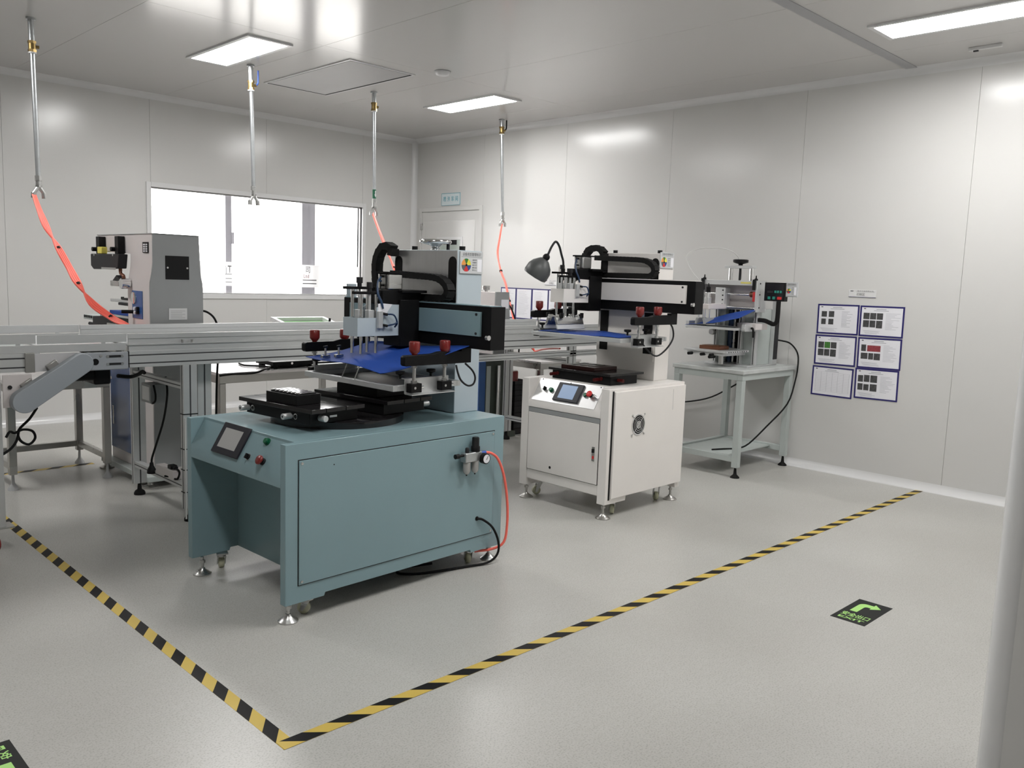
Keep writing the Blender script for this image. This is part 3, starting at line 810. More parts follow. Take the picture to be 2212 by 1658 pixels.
# filter regulator on the side cover
rg = MB().box(.955, 1.065, -.050, -.012, .560, .606).build('filter_regulator', 'galvanised', A, bevel=.004)
B(.965, 1.055, -.012, -.005, .565, .60).build('mount', 'steel', rg)
MB().cyl((.905, -.031, .595), (.957, -.031, .595), .007, n=12).cyl((.902, -.031, .595), (.925, -.031, .595), .012, n=12).build('inlet_fitting', 'black_plastic', rg)
MB().lathe([(.022, .606), (.022, .630), (.018, .634), (.018, .672), (.015, .676)], (1.036, -.031, 0), n=18).build('regulator_knob', 'black_plastic', rg)
MB().lathe([(.010, .606), (.010, .626), (.007, .630)], (.980, -.031, 0), n=14).build('lubricator_dome', 'charcoal', rg)
for x_ in (.980, 1.036):
    MB().lathe([(.018, .560), (.018, .515), (.012, .503), (.004, .498)], (x_, -.031, 0), n=18).build('bowl', 'screen_grey', rg)
    CY((x_, -.031, .505), (x_, -.031, .492), .004, n=8).build('drain', 'black_plastic', rg)
ga = CY((1.073, -.046, .570), (1.073, -.072, .570), .026, n=24).build('pressure_gauge', 'black_plastic', rg)
CY((1.073, -.072, .570), (1.073, -.0735, .570), .021, n=24).build('gauge_dial', 'paper', ga)
q = MB(); q.at(Matrix.Translation((1.073, -.0742, .570)) @ Matrix.Rotation(.6, 4, 'Y')); q.box(-.0012, .0012, -.0004, .0004, -.004, .017); q.build('gauge_needle', 'ink_dark', ga)
MB().cyl((1.065, -.031, .592), (1.105, -.031, .592), .009, n=12).build('outlet_fitting', 'valve_blue', rg)
MB().tube([(1.105, -.031, .592), (1.145, -.036, .582), (1.19, -.04, .545), (1.232, -.045, .45), (1.255, -.05, .32), (1.26, -.05, .20), (1.245, -.045, .11), (1.20, -.01, .075), (1.13, .05, .062)], .0068, n=10).build('air_hose_tail', 'orange_hose', A)
CY((1.085, -.0075, .254), (1.085, -.004, .254), .011, n=14).build('cable_grommet', 'black_rubber', A)
MB().tube([(1.085, -.006, .254), (1.115, -.02, .245), (1.165, -.04, .20), (1.205, -.045, .12), (1.21, -.035, .05), (1.16, -.015, .012), (1.05, .02, .008), (.94, .05, .008), (.80, .10, .008), (.73, .17, .008), (.80, .21, .008), (.95, .17, .008)], .006, n=10).build('power_cable', 'black_rubber', A)

# ------------------------------------------------------------------ white printer
Wp = thing('screen_printer', 'white screen printer on an enclosed cabinet with a round fan on its side', 'printing machine', (3.98, 3.165, 0), math.radians(.6), 'screen printing machines')
ZD, LX, LY = .805, .802, .726
fb = MB()
for y0, y1 in ((0, .062), (LY - .062, LY)):
    fb.prism([(0, .092), (.21, .092), (.215, .128), (LX - .05, .128), (LX - .045, .09), (LX, .09), (LX, ZD), (0, ZD)], 'xz', y0, y1)
fb.box(.095, LX, .062, LY - .062, ZD - .03, ZD - .0003)
fb.box(LX - .04, LX, .062, LY - .062, .13, ZD - .03)
fb.box(.006, .05, .062, LY - .062, .140, .205)
fb.box(.03, LX - .04, .062, LY - .062, .13, .16)
fb = fb.build('cabinet_body', 'white_machine', Wp, bevel=.003)
MB().prism([(0, .620), (0, .664), (.095, ZD - .0005), (.105, ZD - .0005), (.105, ZD - .03), (.012, .652), (.012, .620)], 'xz', .0622, LY - .0622).build('console', 'white_machine', Wp, bevel=.0015)
sl = Vector((.095, 0, ZD - .664)).normalized(); nn_ = Vector((-(ZD - .664), 0, .095)).normalized()
SM = slope_mat(0.0, .664, 0)
cpn = sbox(SM, -.640, -.115, .004, .165, .0004, .0030).build('console_plate', 'brushed_steel', Wp)
SM2 = SM @ Matrix.Translation((0, 0, .0026))
tp = sbox(SM2, -.463, -.258, .022, .152, .0002, .012).build('touch_panel', 'panel_bezel', Wp, bevel=.0025)
sbox(SM2, -.426, -.300, .040, .136, .012, .0126).build('panel_screen', 'screen_blue', tp)
sw = button(SM2, -.563, .090, 'black_plastic', Wp, r=.012, h=.012, name='rotary_switch')
sbox(SM2, -.567, -.559, .078, .102, .012, .022).build('switch_lever', 'black_plastic', sw, bevel=.001)
button(SM2, -.509, .089, 'green_plastic', Wp, h=.018, collar='green_plastic')
button(SM2, -.222, .089, 'green_plastic', Wp, h=.016, collar='chrome')
es = button(SM2, -.183, .094, 'black_plastic', Wp, r=.012, h=.016, collar='charcoal', name='emergency_stop')
q = MB(); q.at(SM2); q.lathe([(.013, .016), (.020, .020), (.0205, .026), (.017, .030)], (-.183, .094, 0), n=22); q.build('stop_head', 'red_bright', es)
sw = button(SM2, -.146, .086, 'chrome', Wp, r=.009, h=.020, name='key_switch')
for a in (-.62, -.38, -.135):
    q = MB(); q.at(SM2); q.cyl((a, .158, 0), (a, .158, .002), .004, n=8); q.build('screw', 'charcoal', cpn)
# front door
B(.004, .008, .064, .660, .206, .618).build('door_recess', 'charcoal', fb)
fd = B(-.0015, .0035, .068, .658, .208, .586).build('front_door', 'white_machine', Wp, bevel=.0015)
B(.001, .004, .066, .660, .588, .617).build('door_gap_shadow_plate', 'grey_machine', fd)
lk = B(-.006, -.0015, .090, .112, .352, .442).build('door_lock', 'chrome', fd, bevel=.001)
B(-.014, -.006, .094, .108, .405, .428).build('lock_lever', 'black_plastic', lk, bevel=.001)
B(-.0075, -.006, .095, .107, .366, .384).build('lock_flag', 'red_bright', lk)
CY((-.0022, .455, .247), (-.001, .455, .247), .009, n=14).build('cable_hole', 'black_plastic', fd)
# side door with ventilation fan
B(.030, .046, -.0012, .0005, .118, .792).build('side_door_gap', 'black_plastic', fb)
sd = B(.046, LX - .004, -.014, .0008, .128, .786).build('side_door', 'white_machine', Wp, bevel=.002)
fan = MB().ring((.285, -.0142, .568), (0, -1, 0), .066, .059, .004, n=36)
fan.ring((.285, -.0182, .568), (0, -1, 0), .050, .047, .002, n=32).ring((.285, -.0182, .568), (0, -1, 0), .038, .035, .002, n=28).ring((.285, -.0182, .568), (0, -1, 0), .026, .023, .002, n=24)
for k in range(4):
    an = PI / 4 + PI / 2 * k
    fan.cyl((.285, -.019, .568), (.285 + .088 * math.cos(an), -.017, .568 + .088 * math.sin(an)), .0022, n=6)
fan = fan.build('fan_guard', 'chrome', sd)
CY((.285, -.0140, .568), (.285, -.0152, .568), .060, n=32).build('fan_opening', 'black_plastic', sd)
CY((.285, -.0152, .568), (.285, -.0172, .568), .025, n=24).build('fan_hub', 'steel', sd)
for k in range(4):
    an = PI / 4 + PI / 2 * k
    CY((.285 + .088 * math.cos(an), -.0142, .568 + .088 * math.sin(an)), (.285 + .088 * math.cos(an), -.019, .568 + .088 * math.sin(an)), .006, n=10).build('fan_screw', 'steel', sd)
for x_, z0, z1 in ((.655, .63, .765),):
    B(x_, x_ + .0015, -.0146, -.0139, z0, z1).build('scratch', 'grey_machine', sd)
for x_, y_ in ((.036, .690), (.032, .032), (.765, .040), (.765, .69)):
    levelling_foot(Wp, x_, y_, .093, r=.046, m='stainless')
for x_, y_, r_ in ((.16, .685, 2.6), (.15, .055, .6), (.66, .075, .9), (.66, .66, 2.0)):
    caster(Wp, x_, y_, .128 if x_ > .21 else .092, r_, 'caster_cream', r=.029)
# XY stage with red knobs and jig
zb = ZD
stg = B(.15, .425, .115, .600, zb, zb + .054).build('stage', 'black_metal', Wp, bevel=.003)
B(.142, .492, .112, .630, zb + .0545, zb + .070).build('stage_plate', 'black_gloss', stg, bevel=.0015)
for y_ in (.575, .210):
    MB().cyl((.105, y_, zb + .030), (.15, y_, zb + .030), .011, n=16).cyl((.150, y_ - .022, zb + .036), (.146, y_ - .022, zb + .036), .012, n=16).build('red_knob', 'red_dark', stg)
MB().cyl((.225, .072, zb + .030), (.225, .118, zb + .030), .011, n=16).build('red_knob', 'red_dark', stg)
jg = B(.195, .43, .285, .565, zb + .070, zb + .092).build('product_jig', 'jig_red', Wp, bevel=.002)
for y_ in (.36, .43, .50):
    B(.25, .40, y_, y_ + .02, zb + .092, zb + .095).build('jig_slot', 'black_gloss', jg)
gantry(Wp, .628, .36, 1.262, 1.640, ZD, .414, .524, 'white_machine', 'white_machine', 'white_machine', 1.082, .366, -.557, adx=-.032, rodtop=.224, ymid=.375, cold=.158)
MB().chain([(.585, .565, 1.60), (.585, .560, 1.635), (.585, .590, 1.664), (.585, .640, 1.676), (.585, .690, 1.660), (.585, .715, 1.632), (.57, .72, 1.60)], (1, 0, 0), .05, .040).build('drag_chain', 'black_rubber', Wp)
status_card(Wp, .622, .776, 1.545, 1.648, .129, 'y')
bs = MB().grid(lambda u, v: (.100 + u * .40, .695 - v * .67, 1.110 + .004 * math.sin(v * 9 + u * 5) + .006 * math.sin(u * 3)), 12, 18, .002).build('protective_sheet', 'blue_film', Wp)
lab(bs, 'blue plastic sheet laid flat on the screen')
MB().tube([(.51, -.055, 1.20), (.545, -.055, 1.16), (.55, -.055, 1.10), (.49, -.05, 1.035), (.40, -.045, .995), (.315, -.045, 1.025), (.255, -.03, 1.08)], .0055).build('cable_loop', 'charcoal', Wp)
B(.622, .628, .14, .62, .93, 1.13).build('lower_slide_cover', 'white_machine', Wp)
for y_ in (.19, .56):
    pts = [(y_ - .032, .965), (y_ + .032, .965), (y_ + .032, 1.20), (y_ - .032, 1.20)]
    B(.6195, .622, y_ - .034, y_ + .034, .98, 1.25).build('lower_slot', 'black_rubber', Wp)

# gooseneck lamp clamped to the white printer
L0 = Matrix.Translation((3.98, 3.165, 0)) @ Matrix.Rotation(math.radians(.6), 4, 'Z')
gl = thing('gooseneck_lamp', 'grey gooseneck lamp with dented shade clamped above the white printer', 'lamp', (3.98, 3.165, 0), math.radians(.6))
MB().tube([(.212, .600, 1.500), (.212, .600, 1.562), (.190, .600, 1.612), (.165, .600, 1.665), (.130, .600, 1.690), (.092, .600, 1.655), (.060, .600, 1.602)], .0075, n=10).build('gooseneck', 'charcoal', gl)
MB().cyl((.212, .600, 1.487), (.212, .600, 1.520), .014, n=14).build('lamp_clamp', 'black_plastic', gl)
ax = Vector((-.034, .058, -.110)).normalized()
MB().lathe([(.010, 0), (.020, .008), (.024, .022), (.020, .036)], (.062, .600, 1.606), ax, n=18).build('lamp_socket', 'black_plastic', gl)
sh = MB().lathe([(.018, .034), (.034, .042), (.068, .075), (.082, .105), (.084, .150), (.078, .165), (.074, .165), (.078, .148), (.076, .107), (.062, .080), (.030, .048), (.014, .040)], (.062, .600, 1.606), ax, n=9)
sh.build('lamp_shade', 'lamp_shade', gl, bevel=.004)
MB().lathe([(.012, .050), (.03, .08), (.034, .105), (.02, .128), (.004, .134)], (.062, .600, 1.606), ax, n=14).build('bulb', 'paper', gl)
# ================================================================== CONVEYORS
YN, YF = 4.66, 5.40
def rail(root, x0, x1, y0, y1, z0, z1, name='side_rail', face=-1):
    """aluminium extrusion with two grooves on the face that is seen"""
    h = z1 - z0
    o = B(x0, x1, y0 + .004, y1 - .004, z0 + .001, z1 - .001).build(name, 'aluminium_dark', root)
    for a, b in ((0, .20), (.28, .70), (.78, 1.0)):
        B(x0, x1, y0, y1, z0 + h * a, z0 + h * b).build('rail_flange', 'aluminium', o, bevel=.001)
    return o
def leg_post(root, x0, x1, y0, y1, z0, z1, foot=True):
    o = B(x0, x1, y0, y1, z0, z1).build('leg', 'aluminium', root, bevel=.002)
    xm = (x0 + x1) / 2; ym = (y0 + y1) / 2
    B(xm - .004, xm + .004, y0 - .0008, y0 + .001, z0, z1).build('leg_groove', 'aluminium_dark', o)
    B(x0 - .0008, x0 + .001, ym - .004, ym + .004, z0, z1).build('leg_groove', 'aluminium_dark', o)
    if foot:
        MB().lathe([(.034, 0), (.034, .012), (.028, .024), (.014, .034), (.010, z0 + .002)], (xm, ym, 0), n=20).build('levelling_foot', 'black_rubber', o)
    return o
cvr = thing('conveyor', 'long aluminium belt conveyor running behind both screen printers', 'conveyor', (0, 0, 0), group='belt conveyors')
X0, X1 = 1.735, 5.66
for y0, y1 in ((YN - .02, YN + .02), (YF - .02, YF + .02)):
    rail(cvr, X0, X1, y0, y1, .902, .990)
    B(X0, X1, y0 + .006, y1 - .006, .990, 1.022).build('side_plate', 'aluminium', cvr)
    B(X0 - .01, X1, y0 - .004, y1 + .004, 1.022, 1.027).build('ledge', 'aluminium', cvr)
    s = -1 if y0 < 5 else 1
    yc = (y0 + y1) / 2
    gd = MB().box(X0, X1, yc - .004, yc + .004, 1.027, 1.056).box(X0, X1, yc - .010, yc + .010, 1.056, 1.082).build('guard_rail', 'aluminium', cvr, bevel=.001)
B(X0 + .03, X1 - .03, YN + .03, YF - .03, 1.016, 1.021).build('belt', 'card_grey', cvr)
B(X0 + .06, X1 - .06, YN + .03, YF - .03, .955, .962).build('belt_return', 'card_grey', cvr)
for x in (X0 + .045, X1 - .045):
    CY((x, YN + .02, .988), (x, YF - .02, .988), .026, n=20).build('end_roller', 'steel', cvr)
for xl in (2.025, 5.285):
    for y0 in (YN - .02, YF - .02):
        leg_post(cvr, xl, xl + .08, y0, y0 + .04, .075, .902)
    for zz in (.185, .762):
        B(xl + .005, xl + .045, YN + .02, YF - .02, zz, zz + .036).build('cross_rail', 'aluminium', cvr, bevel=.001)
        B(xl + .0042, xl + .0062, YN + .02, YF - .02, zz + .015, zz + .021).build('rail_groove', 'aluminium_dark', cvr)
leg_post(cvr, 2.19, 2.275, 4.82, 4.86, .075, .902)
rail(cvr, 3.9, X1, YN - .02, YN + .02, .820, .868, 'lower_rail')
for x in (3.92,):
    leg_post(cvr, x, x + .08, YN - .02, YN + .02, .075, .902); leg_post(cvr, x, x + .08, YF - .02, YF + .02, .075, .902)
for x in (2.02, 2.075):
    CY((x, YN - .026, 1.03), (x, YN - .026, 1.046), .007, n=10).build('bolt', 'steel', cvr)
# cable ties round the front leg
for z in (.62, .42, .30, .17):
    MB().box(2.022, 2.108, YN - .0225, YN - .0200, z, z + .005).box(2.0225, 2.025, YN - .0225, YN + .022, z, z + .005).build('cable_tie', 'black_plastic', cvr)
CY((2.030, YN - .026, .02), (2.030, YN - .026, .60), .005, n=8).build('conduit', 'clear_tube', cvr)
MB().tube([(2.06, 4.96, .80), (2.055, 4.93, .70), (2.04, 4.95, .55), (2.03, 5.03, .40), (2.02, 5.08, .30), (2.02, 5.09, .262)], .0065).build('hanging_cable', 'black_rubber', cvr)
MB().lathe([(.010, 0), (.013, -.02), (.026, -.045), (.028, -.066)], (2.02, 5.09, .268), n=12).build('hanging_plug', 'black_plastic', cvr)
jb = B(1.985, 2.075, 5.00, 5.135, .640, .752).build('junction_box', 'grey_machine', cvr, bevel=.003)
B(1.983, 1.986, 5.015, 5.12, .655, .737).build('box_lid', 'aluminium', jb, bevel=.001)
MB().tube([(2.0, 4.99, .75), (2.0, 4.965, .70), (2.0, 4.97, .66), (2.0, 5.01, .64), (2.0, 5.03, .645)], .006).build('box_cable', 'black_rubber', jb)
MB().tube([(1.74, 4.83, .838), (1.82, 4.86, .825), (1.92, 5.0, .82), (2.0, 5.15, .815), (2.03, 5.2, .80)], .011).build('motor_cable', 'black_rubber', cvr)

ps = thing('power_strip', 'white power strip with a black plug lying on the low conveyor cross rail', 'power strip', (2.035, 4.86, .222))
B(-.028, .028, -.10, .14, 0, .055).build('strip_body', 'pale_machine', ps, bevel=.004)
MB().box(-.02, .02, -.06, -.01, .055, .078).box(-.014, .014, -.085, -.055, .06, .074).build('plug', 'black_plastic', ps, bevel=.004)
MB().tube([(0, -.08, .068), (0, -.13, .05), (-.01, -.12, .01), (-.02, -.06, .012), (-.03, 0.0, .008)], .006).build('strip_cable', 'black_rubber', ps)

lcv = thing('conveyor', 'left feed conveyor with a slanted grey belt cover and black motor', 'conveyor', (0, 0, 0), group='belt conveyors')
A0, A1 = .20, 1.50
for y0, y1 in ((YN - .02, YN + .02), (YF - .02, YF + .02)):
    rail(lcv, A0, A1 - .20, y0, y1, .906, .996)
    B(A0, 1.72, y0 + .006, y1 - .006, .997, 1.03).build('side_plate', 'aluminium', lcv)
    yc = (y0 + y1) / 2
    B(A0, 1.288, yc - .005, yc + .005, 1.042, 1.090).build('guard_rail', 'aluminium', lcv, bevel=.001)
    B(1.297, 1.728, yc - .005, yc + .005, 1.040, 1.084).build('guard_rail', 'aluminium', lcv, bevel=.001)
    B(A0, 1.728, yc - .012, yc + .012, 1.030, 1.034).build('ledge', 'aluminium', lcv)
    for x in (.4, .8, 1.2, 1.6):
        B(x, x + .02, yc - .003, yc + .003, 1.034, 1.05).build('guard_post', 'aluminium', lcv)
B(A0, 1.27, YN + .03, YF - .03, 1.022, 1.027).build('belt', 'green_grey_paint', lcv)
B(1.31, 1.70, YN + .03, YF - .03, 1.022, 1.027).build('belt', 'card_grey', lcv)
CY((1.29, YN + .02, 1.002), (1.29, YF - .02, 1.002), .024, n=18).build('end_roller', 'steel', lcv)
CY((1.70, YN + .02, 1.0), (1.70, YF - .02, 1.0), .024, n=18).build('end_roller', 'steel', lcv)
# bolt plates, end plate and belt cover on the near side
pb = MB().box(1.27, 1.49, YN - .026, YN - .021, .905, .994).build('joint_plate', 'grey_light' if 'grey_light' in MAT else 'pale_machine', lcv, bevel=.001)
B(1.232, 1.275, YN - .032, YN - .020, .902, 1.0).build('rail_bracket', 'stainless', lcv, bevel=.002)
ep = B(1.500, 1.725, YN - .034, YN - .022, .897, .991).build('end_plate', 'grey_blue', lcv, bevel=.010, seg=3) if 'grey_blue' in MAT else B(1.500, 1.725, YN - .034, YN - .022, .897, .991).build('end_plate', 'aqua_light', lcv, bevel=.010, seg=3)
CY((1.557, YN - .036, .942), (1.557, YN - .034, .942), .017, n=20).build('bearing_hole', 'black_plastic', ep)
for z in (.928, .968):
    B(1.625, 1.685, YN - .0355, YN - .0335, z - .006, z + .006).build('slot', 'charcoal', ep)
    for x in (1.618, 1.692):
        CY((x, YN - .039, z), (x, YN - .034, z), .007, n=8).build('bolt', 'steel', ep)
for x, z in ((1.585, .972), (1.53, .910)):
    CY((x, YN - .039, z), (x, YN - .034, z), .007, n=8).build('bolt', 'steel', ep)
def capsule(ax, az, ar, bx, bz, br, n=12):
    d = math.atan2(bz - az, bx - ax)
    pts = []
    for i in range(n + 1):
        t = d + PI / 2 + PI * i / n; pts.append((ax + ar * math.cos(t), az + ar * math.sin(t)))
    for i in range(n + 1):
        t = d - PI / 2 + PI * i / n; pts.append((bx + br * math.cos(t), bz + br * math.sin(t)))
    return pts
MB().prism(capsule(1.208, .768, .056, 1.478, .944, .050), 'xz', YN - .100, YN - .040).build('belt_cover', 'cover_grey' if 'cover_grey' in MAT else 'aqua_light', lcv, bevel=.003)
B(1.13, 1.26, YN - .030, YN - .022, .735, .895).build('cover_mount', 'pale_machine', lcv, bevel=.002)
for x, z in ((1.235, .848), (1.352, .935)):
    q = MB(); q.at(Matrix.Translation((x, YN - .035, z)) @ Matrix.Rotation(-.6, 4, 'Y')); q.box(-.028, .028, -.015, .012, -.016, .016); q.build('cover_clip', 'stainless', lcv, bevel=.003)
CY((1.16, YN - .036, .835), (1.16, YN - .030, .835), .010, n=12).build('bolt', 'charcoal', lcv)
mo = B(1.573, 1.660, 4.70, 4.86, .812, .900).build('motor', 'black_metal', lcv, bevel=.010)
MB().cyl((1.45, 4.72, .865), (1.573, 4.72, .865), .03, n=18).build('gearbox', 'black_metal', mo)
leg_post(lcv, 1.042, 1.124, YN - .02, YN + .06, .140, .906, foot=False)
B(1.02, 1.16, YN - .03, YN + .07, .132, .140).build('caster_plate', 'steel', lcv)
caster(lcv, 1.083, YN + .02, .132, 2.0, 'caster_red', r=.05)
leg_post(lcv, 1.042, 1.124, YF - .06, YF + .02, .140, .906, foot=False)
caster(lcv, 1.083, YF - .02, .140, 1.0, 'caster_red', r=.05)
for y in (YN + .02, YF - .02):
    leg_post(lcv, .25, .33, y - .04, y + .04, .08, .906)
MB().tube([(1.285, 4.66, .72), (1.26, 4.70, .66), (1.22, 4.74, .60), (1.23, 4.76, .545), (1.275, 4.78, .515), (1.305, 4.78, .545), (1.29, 4.77, .585), (1.24, 4.75, .600), (1.20, 4.73, .590), (1.175, 4.72, .60), (1.155, 4.71, .575)], .0065).build('loose_cable', 'black_rubber', lcv)
MB().tube([(1.22, 4.74, .595), (1.21, 4.74, .55), (1.185, 4.735, .515), (1.15, 4.72, .495), (1.13, 4.705, .49)], .0065).build('loose_cable', 'black_rubber', lcv)

# ================================================================== PAD PRINTERS
pp = thing('pad_printer', 'tall grey pad printer with a blue cabinet door, left of the window', 'printing machine', (0, 0, 0), group='pad printing machines')
def flare(z, a, b):
    t = min(1, max(0, (1.47 - z) / .17)); t = t * t * (3 - 2 * t)
    return a + (b - a) * t
def head_shell(poly, xa, xb, xc, xd):
    """poly in (y, z); x from flare(z, xa, xb) to flare(z, xc, xd)"""
    q = MB(); n = len(poly)
    vs = [(flare(z, xa, xb), y, z) for y, z in poly] + [(flare(z, xc, xd), y, z) for y, z in poly]
    return q._add(vs, [(i, (i + 1) % n, n + (i + 1) % n, n + i) for i in range(n)] + [tuple(range(n - 1, -1, -1)), tuple(range(n, 2 * n))])
steps = [1.47, 1.43, 1.385, 1.34, 1.30]
prof = [(5.502, 1.045), (5.862, 1.045)] + [(5.862, z) for z in reversed(steps)] + [(5.862, 1.52), (6.45, 1.535), (6.45, 1.645), (5.502, 1.645)] + [(5.502, z) for z in steps]
hs = head_shell(prof, 2.212, 2.190, 2.510, 2.536).build('head_housing', 'pale_machine', pp)
bk = [(5.490, 1.042)] + [(5.490, z) for z in reversed(steps)] + [(5.490, 1.650), (5.5015, 1.650)] + [(5.5015, z) for z in steps] + [(5.5015, 1.042)]
bc = head_shell(bk, 2.210, 2.188, 2.512, 2.538).build('back_cover', 'grey_machine', pp)
B(2.208, 2.514, 5.490, 6.46, 1.6455, 1.651).build('top_plate', 'grey_machine', pp)
B(2.289, 2.444, 5.486, 5.4905, 1.362, 1.513).build('service_hatch', 'black_plastic', bc, bevel=.001)
for x in (2.302, 2.431):
    CY((x, 5.483, 1.437), (x, 5.4865, 1.437), .006, n=10).build('screw', 'steel', bc)
np_ = B(2.306, 2.427, 5.487, 5.4905, 1.102, 1.176).build('name_plate', 'brushed_steel', bc)
for k in range(5):
    B(2.318, 2.414 - (k % 2) * .02, 5.4865, 5.4872, 1.157 - k * .011, 1.1595 - k * .011).build('plate_line', 'grey_machine', np_)
bp = B(2.186, 2.189, 5.612, 5.781, 1.100, 1.280).build('control_panel', 'blue_paint', pp, bevel=.001)
MB().lathe([(.040, 0), (.040, .006), (.035, .009)], (2.186, 5.745, 1.232), (-1, 0, 0), n=24).build('panel_gauge', 'chrome', bp)
for y, z, m_ in ((5.715, 1.164, 'paper'), (5.710, 1.138, 'paper'), (5.672, 1.165, 'black_plastic'), (5.672, 1.140, 'black_plastic')):
    CY((2.170, y, z), (2.186, y, z), .012, n=14).build('panel_button', m_, bp)
CY((2.120, 5.79, 1.14), (2.186, 5.76, 1.14), .012, n=14).build('panel_lever', 'black_plastic', bp)
cs = B(2.206, 2.2115, 5.556, 5.643, 1.527, 1.595).build('counter_strip', 'black_plastic', pp)
for r_ in range(4):
    for k in range(2):
        B(2.204, 2.2062, 5.564 + k * .036, 5.588 + k * .04, 1.533 + r_ * .014, 1.542 + r_ * .014).build('strip_mark', 'paper', cs)
# moving pad head in front of the hood
ph = MB().prism([(5.87, 1.515), (6.40, 1.515), (6.40, 1.432), (6.35, 1.408), (5.895, 1.420)], 'yz', 2.14, 2.20).build('pad_unit', 'charcoal', pp, bevel=.006)
B(2.138, 2.141, 5.93, 6.19, 1.410, 1.424).build('unit_strip', 'steel', ph)
for y in (6.33, 5.98):
    sl_ = B(2.165, 2.209, y - .032, y + .032, 1.516, 1.635).build('slide', 'black_plastic', pp, bevel=.003)
    CY((2.140, y + .036, 1.547), (2.170, y + .036, 1.547), .015, n=16).build('slide_knob', 'black_plastic', sl_)
    CY((2.139, y, 1.508), (2.142, y, 1.508), .009, n=10).build('unit_screw', 'steel', ph)
B(2.15, 2.19, 6.215, 6.295, 1.516, 1.563).build('yellow_sensor', 'yellow_plastic', pp, bevel=.004)
MB().tube([(2.17, 5.93, 1.42), (2.17, 5.925, 1.39), (2.17, 5.90, 1.38), (2.17, 5.875, 1.37), (2.17, 5.87, 1.345)], .012).build('linkage', 'bronze_block', pp)
CY((2.185, 5.82, 1.322), (2.13, 5.82, 1.322), .034, n=20).build('pivot_disc', 'chrome', pp)
B(2.13, 2.19, 5.86, 6.01, 1.302, 1.338).build('pivot_arm', 'steel', pp, bevel=.004)
MB().prism([(5.88, 1.34), (6.02, 1.338), (5.95, 1.375)], 'yz', 2.15, 2.18).build('pivot_cover', 'charcoal', pp)
B(2.20, 2.30, 5.862, 6.21, 1.190, 1.208).build('doctor_arm', 'aluminium', pp, bevel=.002)
MB().box(2.19, 2.31, 5.862, 6.04, 1.172, 1.190).box(2.20, 2.30, 5.90, 6.01, 1.208, 1.222).build('doctor_block', 'charcoal', pp, bevel=.003)
CY((2.25, 6.12, 1.208), (2.25, 6.12, 1.224), .011, n=12).build('doctor_screw', 'black_plastic', pp)
B(2.19, 2.44, 5.862, 6.20, 1.104, 1.130).build('ink_plate', 'blue_film', pp, bevel=.002)
B(2.188, 2.44, 5.862, 6.27, 1.088, 1.103).build('ink_plate_edge', 'aluminium', pp)
MB().prism([(5.862, 1.010), (5.862, 1.086), (6.28, 1.086), (6.57, 1.066), (6.57, 1.012)], 'yz', 2.20, 2.44).build('ink_tray', 'charcoal', pp, bevel=.003)
cmb = B(2.205, 2.43, 6.57, 6.77, 1.036, 1.068).build('comb_block', 'green_grey_paint', pp)
for k in range(5):
    CY((2.20, 6.60 + k * .036, 1.058), (2.206, 6.60 + k * .036, 1.058), .010, n=10).build('comb_hole', 'charcoal', cmb)
CY((2.23, 5.95, 1.000), (2.23, 6.72, 1.004), .012, n=12).build('slide_bar', 'charcoal', pp)
B(2.20, 2.44, 5.862, 6.22, .955, 1.01).build('tray_mount', 'grey_machine', pp, bevel=.003)
MB().box(2.20, 2.22, 6.22, 6.42, .965, .995).cyl((2.21, 6.42, .985), (2.21, 6.47, .985), .014, n=12).build('stage_screw', 'steel', pp)
CY((2.22, 6.46, 1.07), (2.22, 6.46, 1.125), .004, n=8).build('thumb_screw', 'steel', pp)
B(2.165, 2.2, 5.775, 5.905, .992, 1.028).build('valve_box', 'black_plastic', pp, bevel=.003)
# pedestal
B(2.18, 2.58, 5.470, 6.235, .950, 1.040).build('pedestal_top', 'stainless', pp, bevel=.004)
ped = B(2.20, 2.56, 5.50, 6.235, .085, .950).build('pedestal', 'pale_machine', pp, bevel=.004)
B(2.205, 2.545, 5.4965, 5.5005, .12, .90).build('side_panel', 'grey_machine', ped)
dr = B(2.190, 2.1995, 5.825, 6.218, .165, .90).build('cabinet_door', 'blue_door', pp, bevel=.002)
B(2.1865, 2.1905, 6.160, 6.182, .33, .46).build('door_latch', 'chrome', dr, bevel=.002)
B(2.14, 2.60, 5.46, 6.29, .048, .085).build('plinth', 'green_grey_paint', pp, bevel=.004)
for x, y in ((2.17, 6.36), (2.18, 5.52), (2.55, 6.20), (2.55, 5.52)):
    MB().lathe([(.05, 0), (.05, .010), (.02, .022), (.012, .05)], (x, min(y, 6.26), 0), n=18).build('levelling_foot', 'stainless', pp)
MB().tube([(2.53, 5.52, 1.16), (2.57, 5.50, 1.15), (2.61, 5.48, 1.11), (2.632, 5.46, 1.03), (2.63, 5.45, .95), (2.61, 5.45, .7), (2.60, 5.45, .3), (2.59, 5.45, .02)], .007).build('power_cable', 'black_rubber', pp)

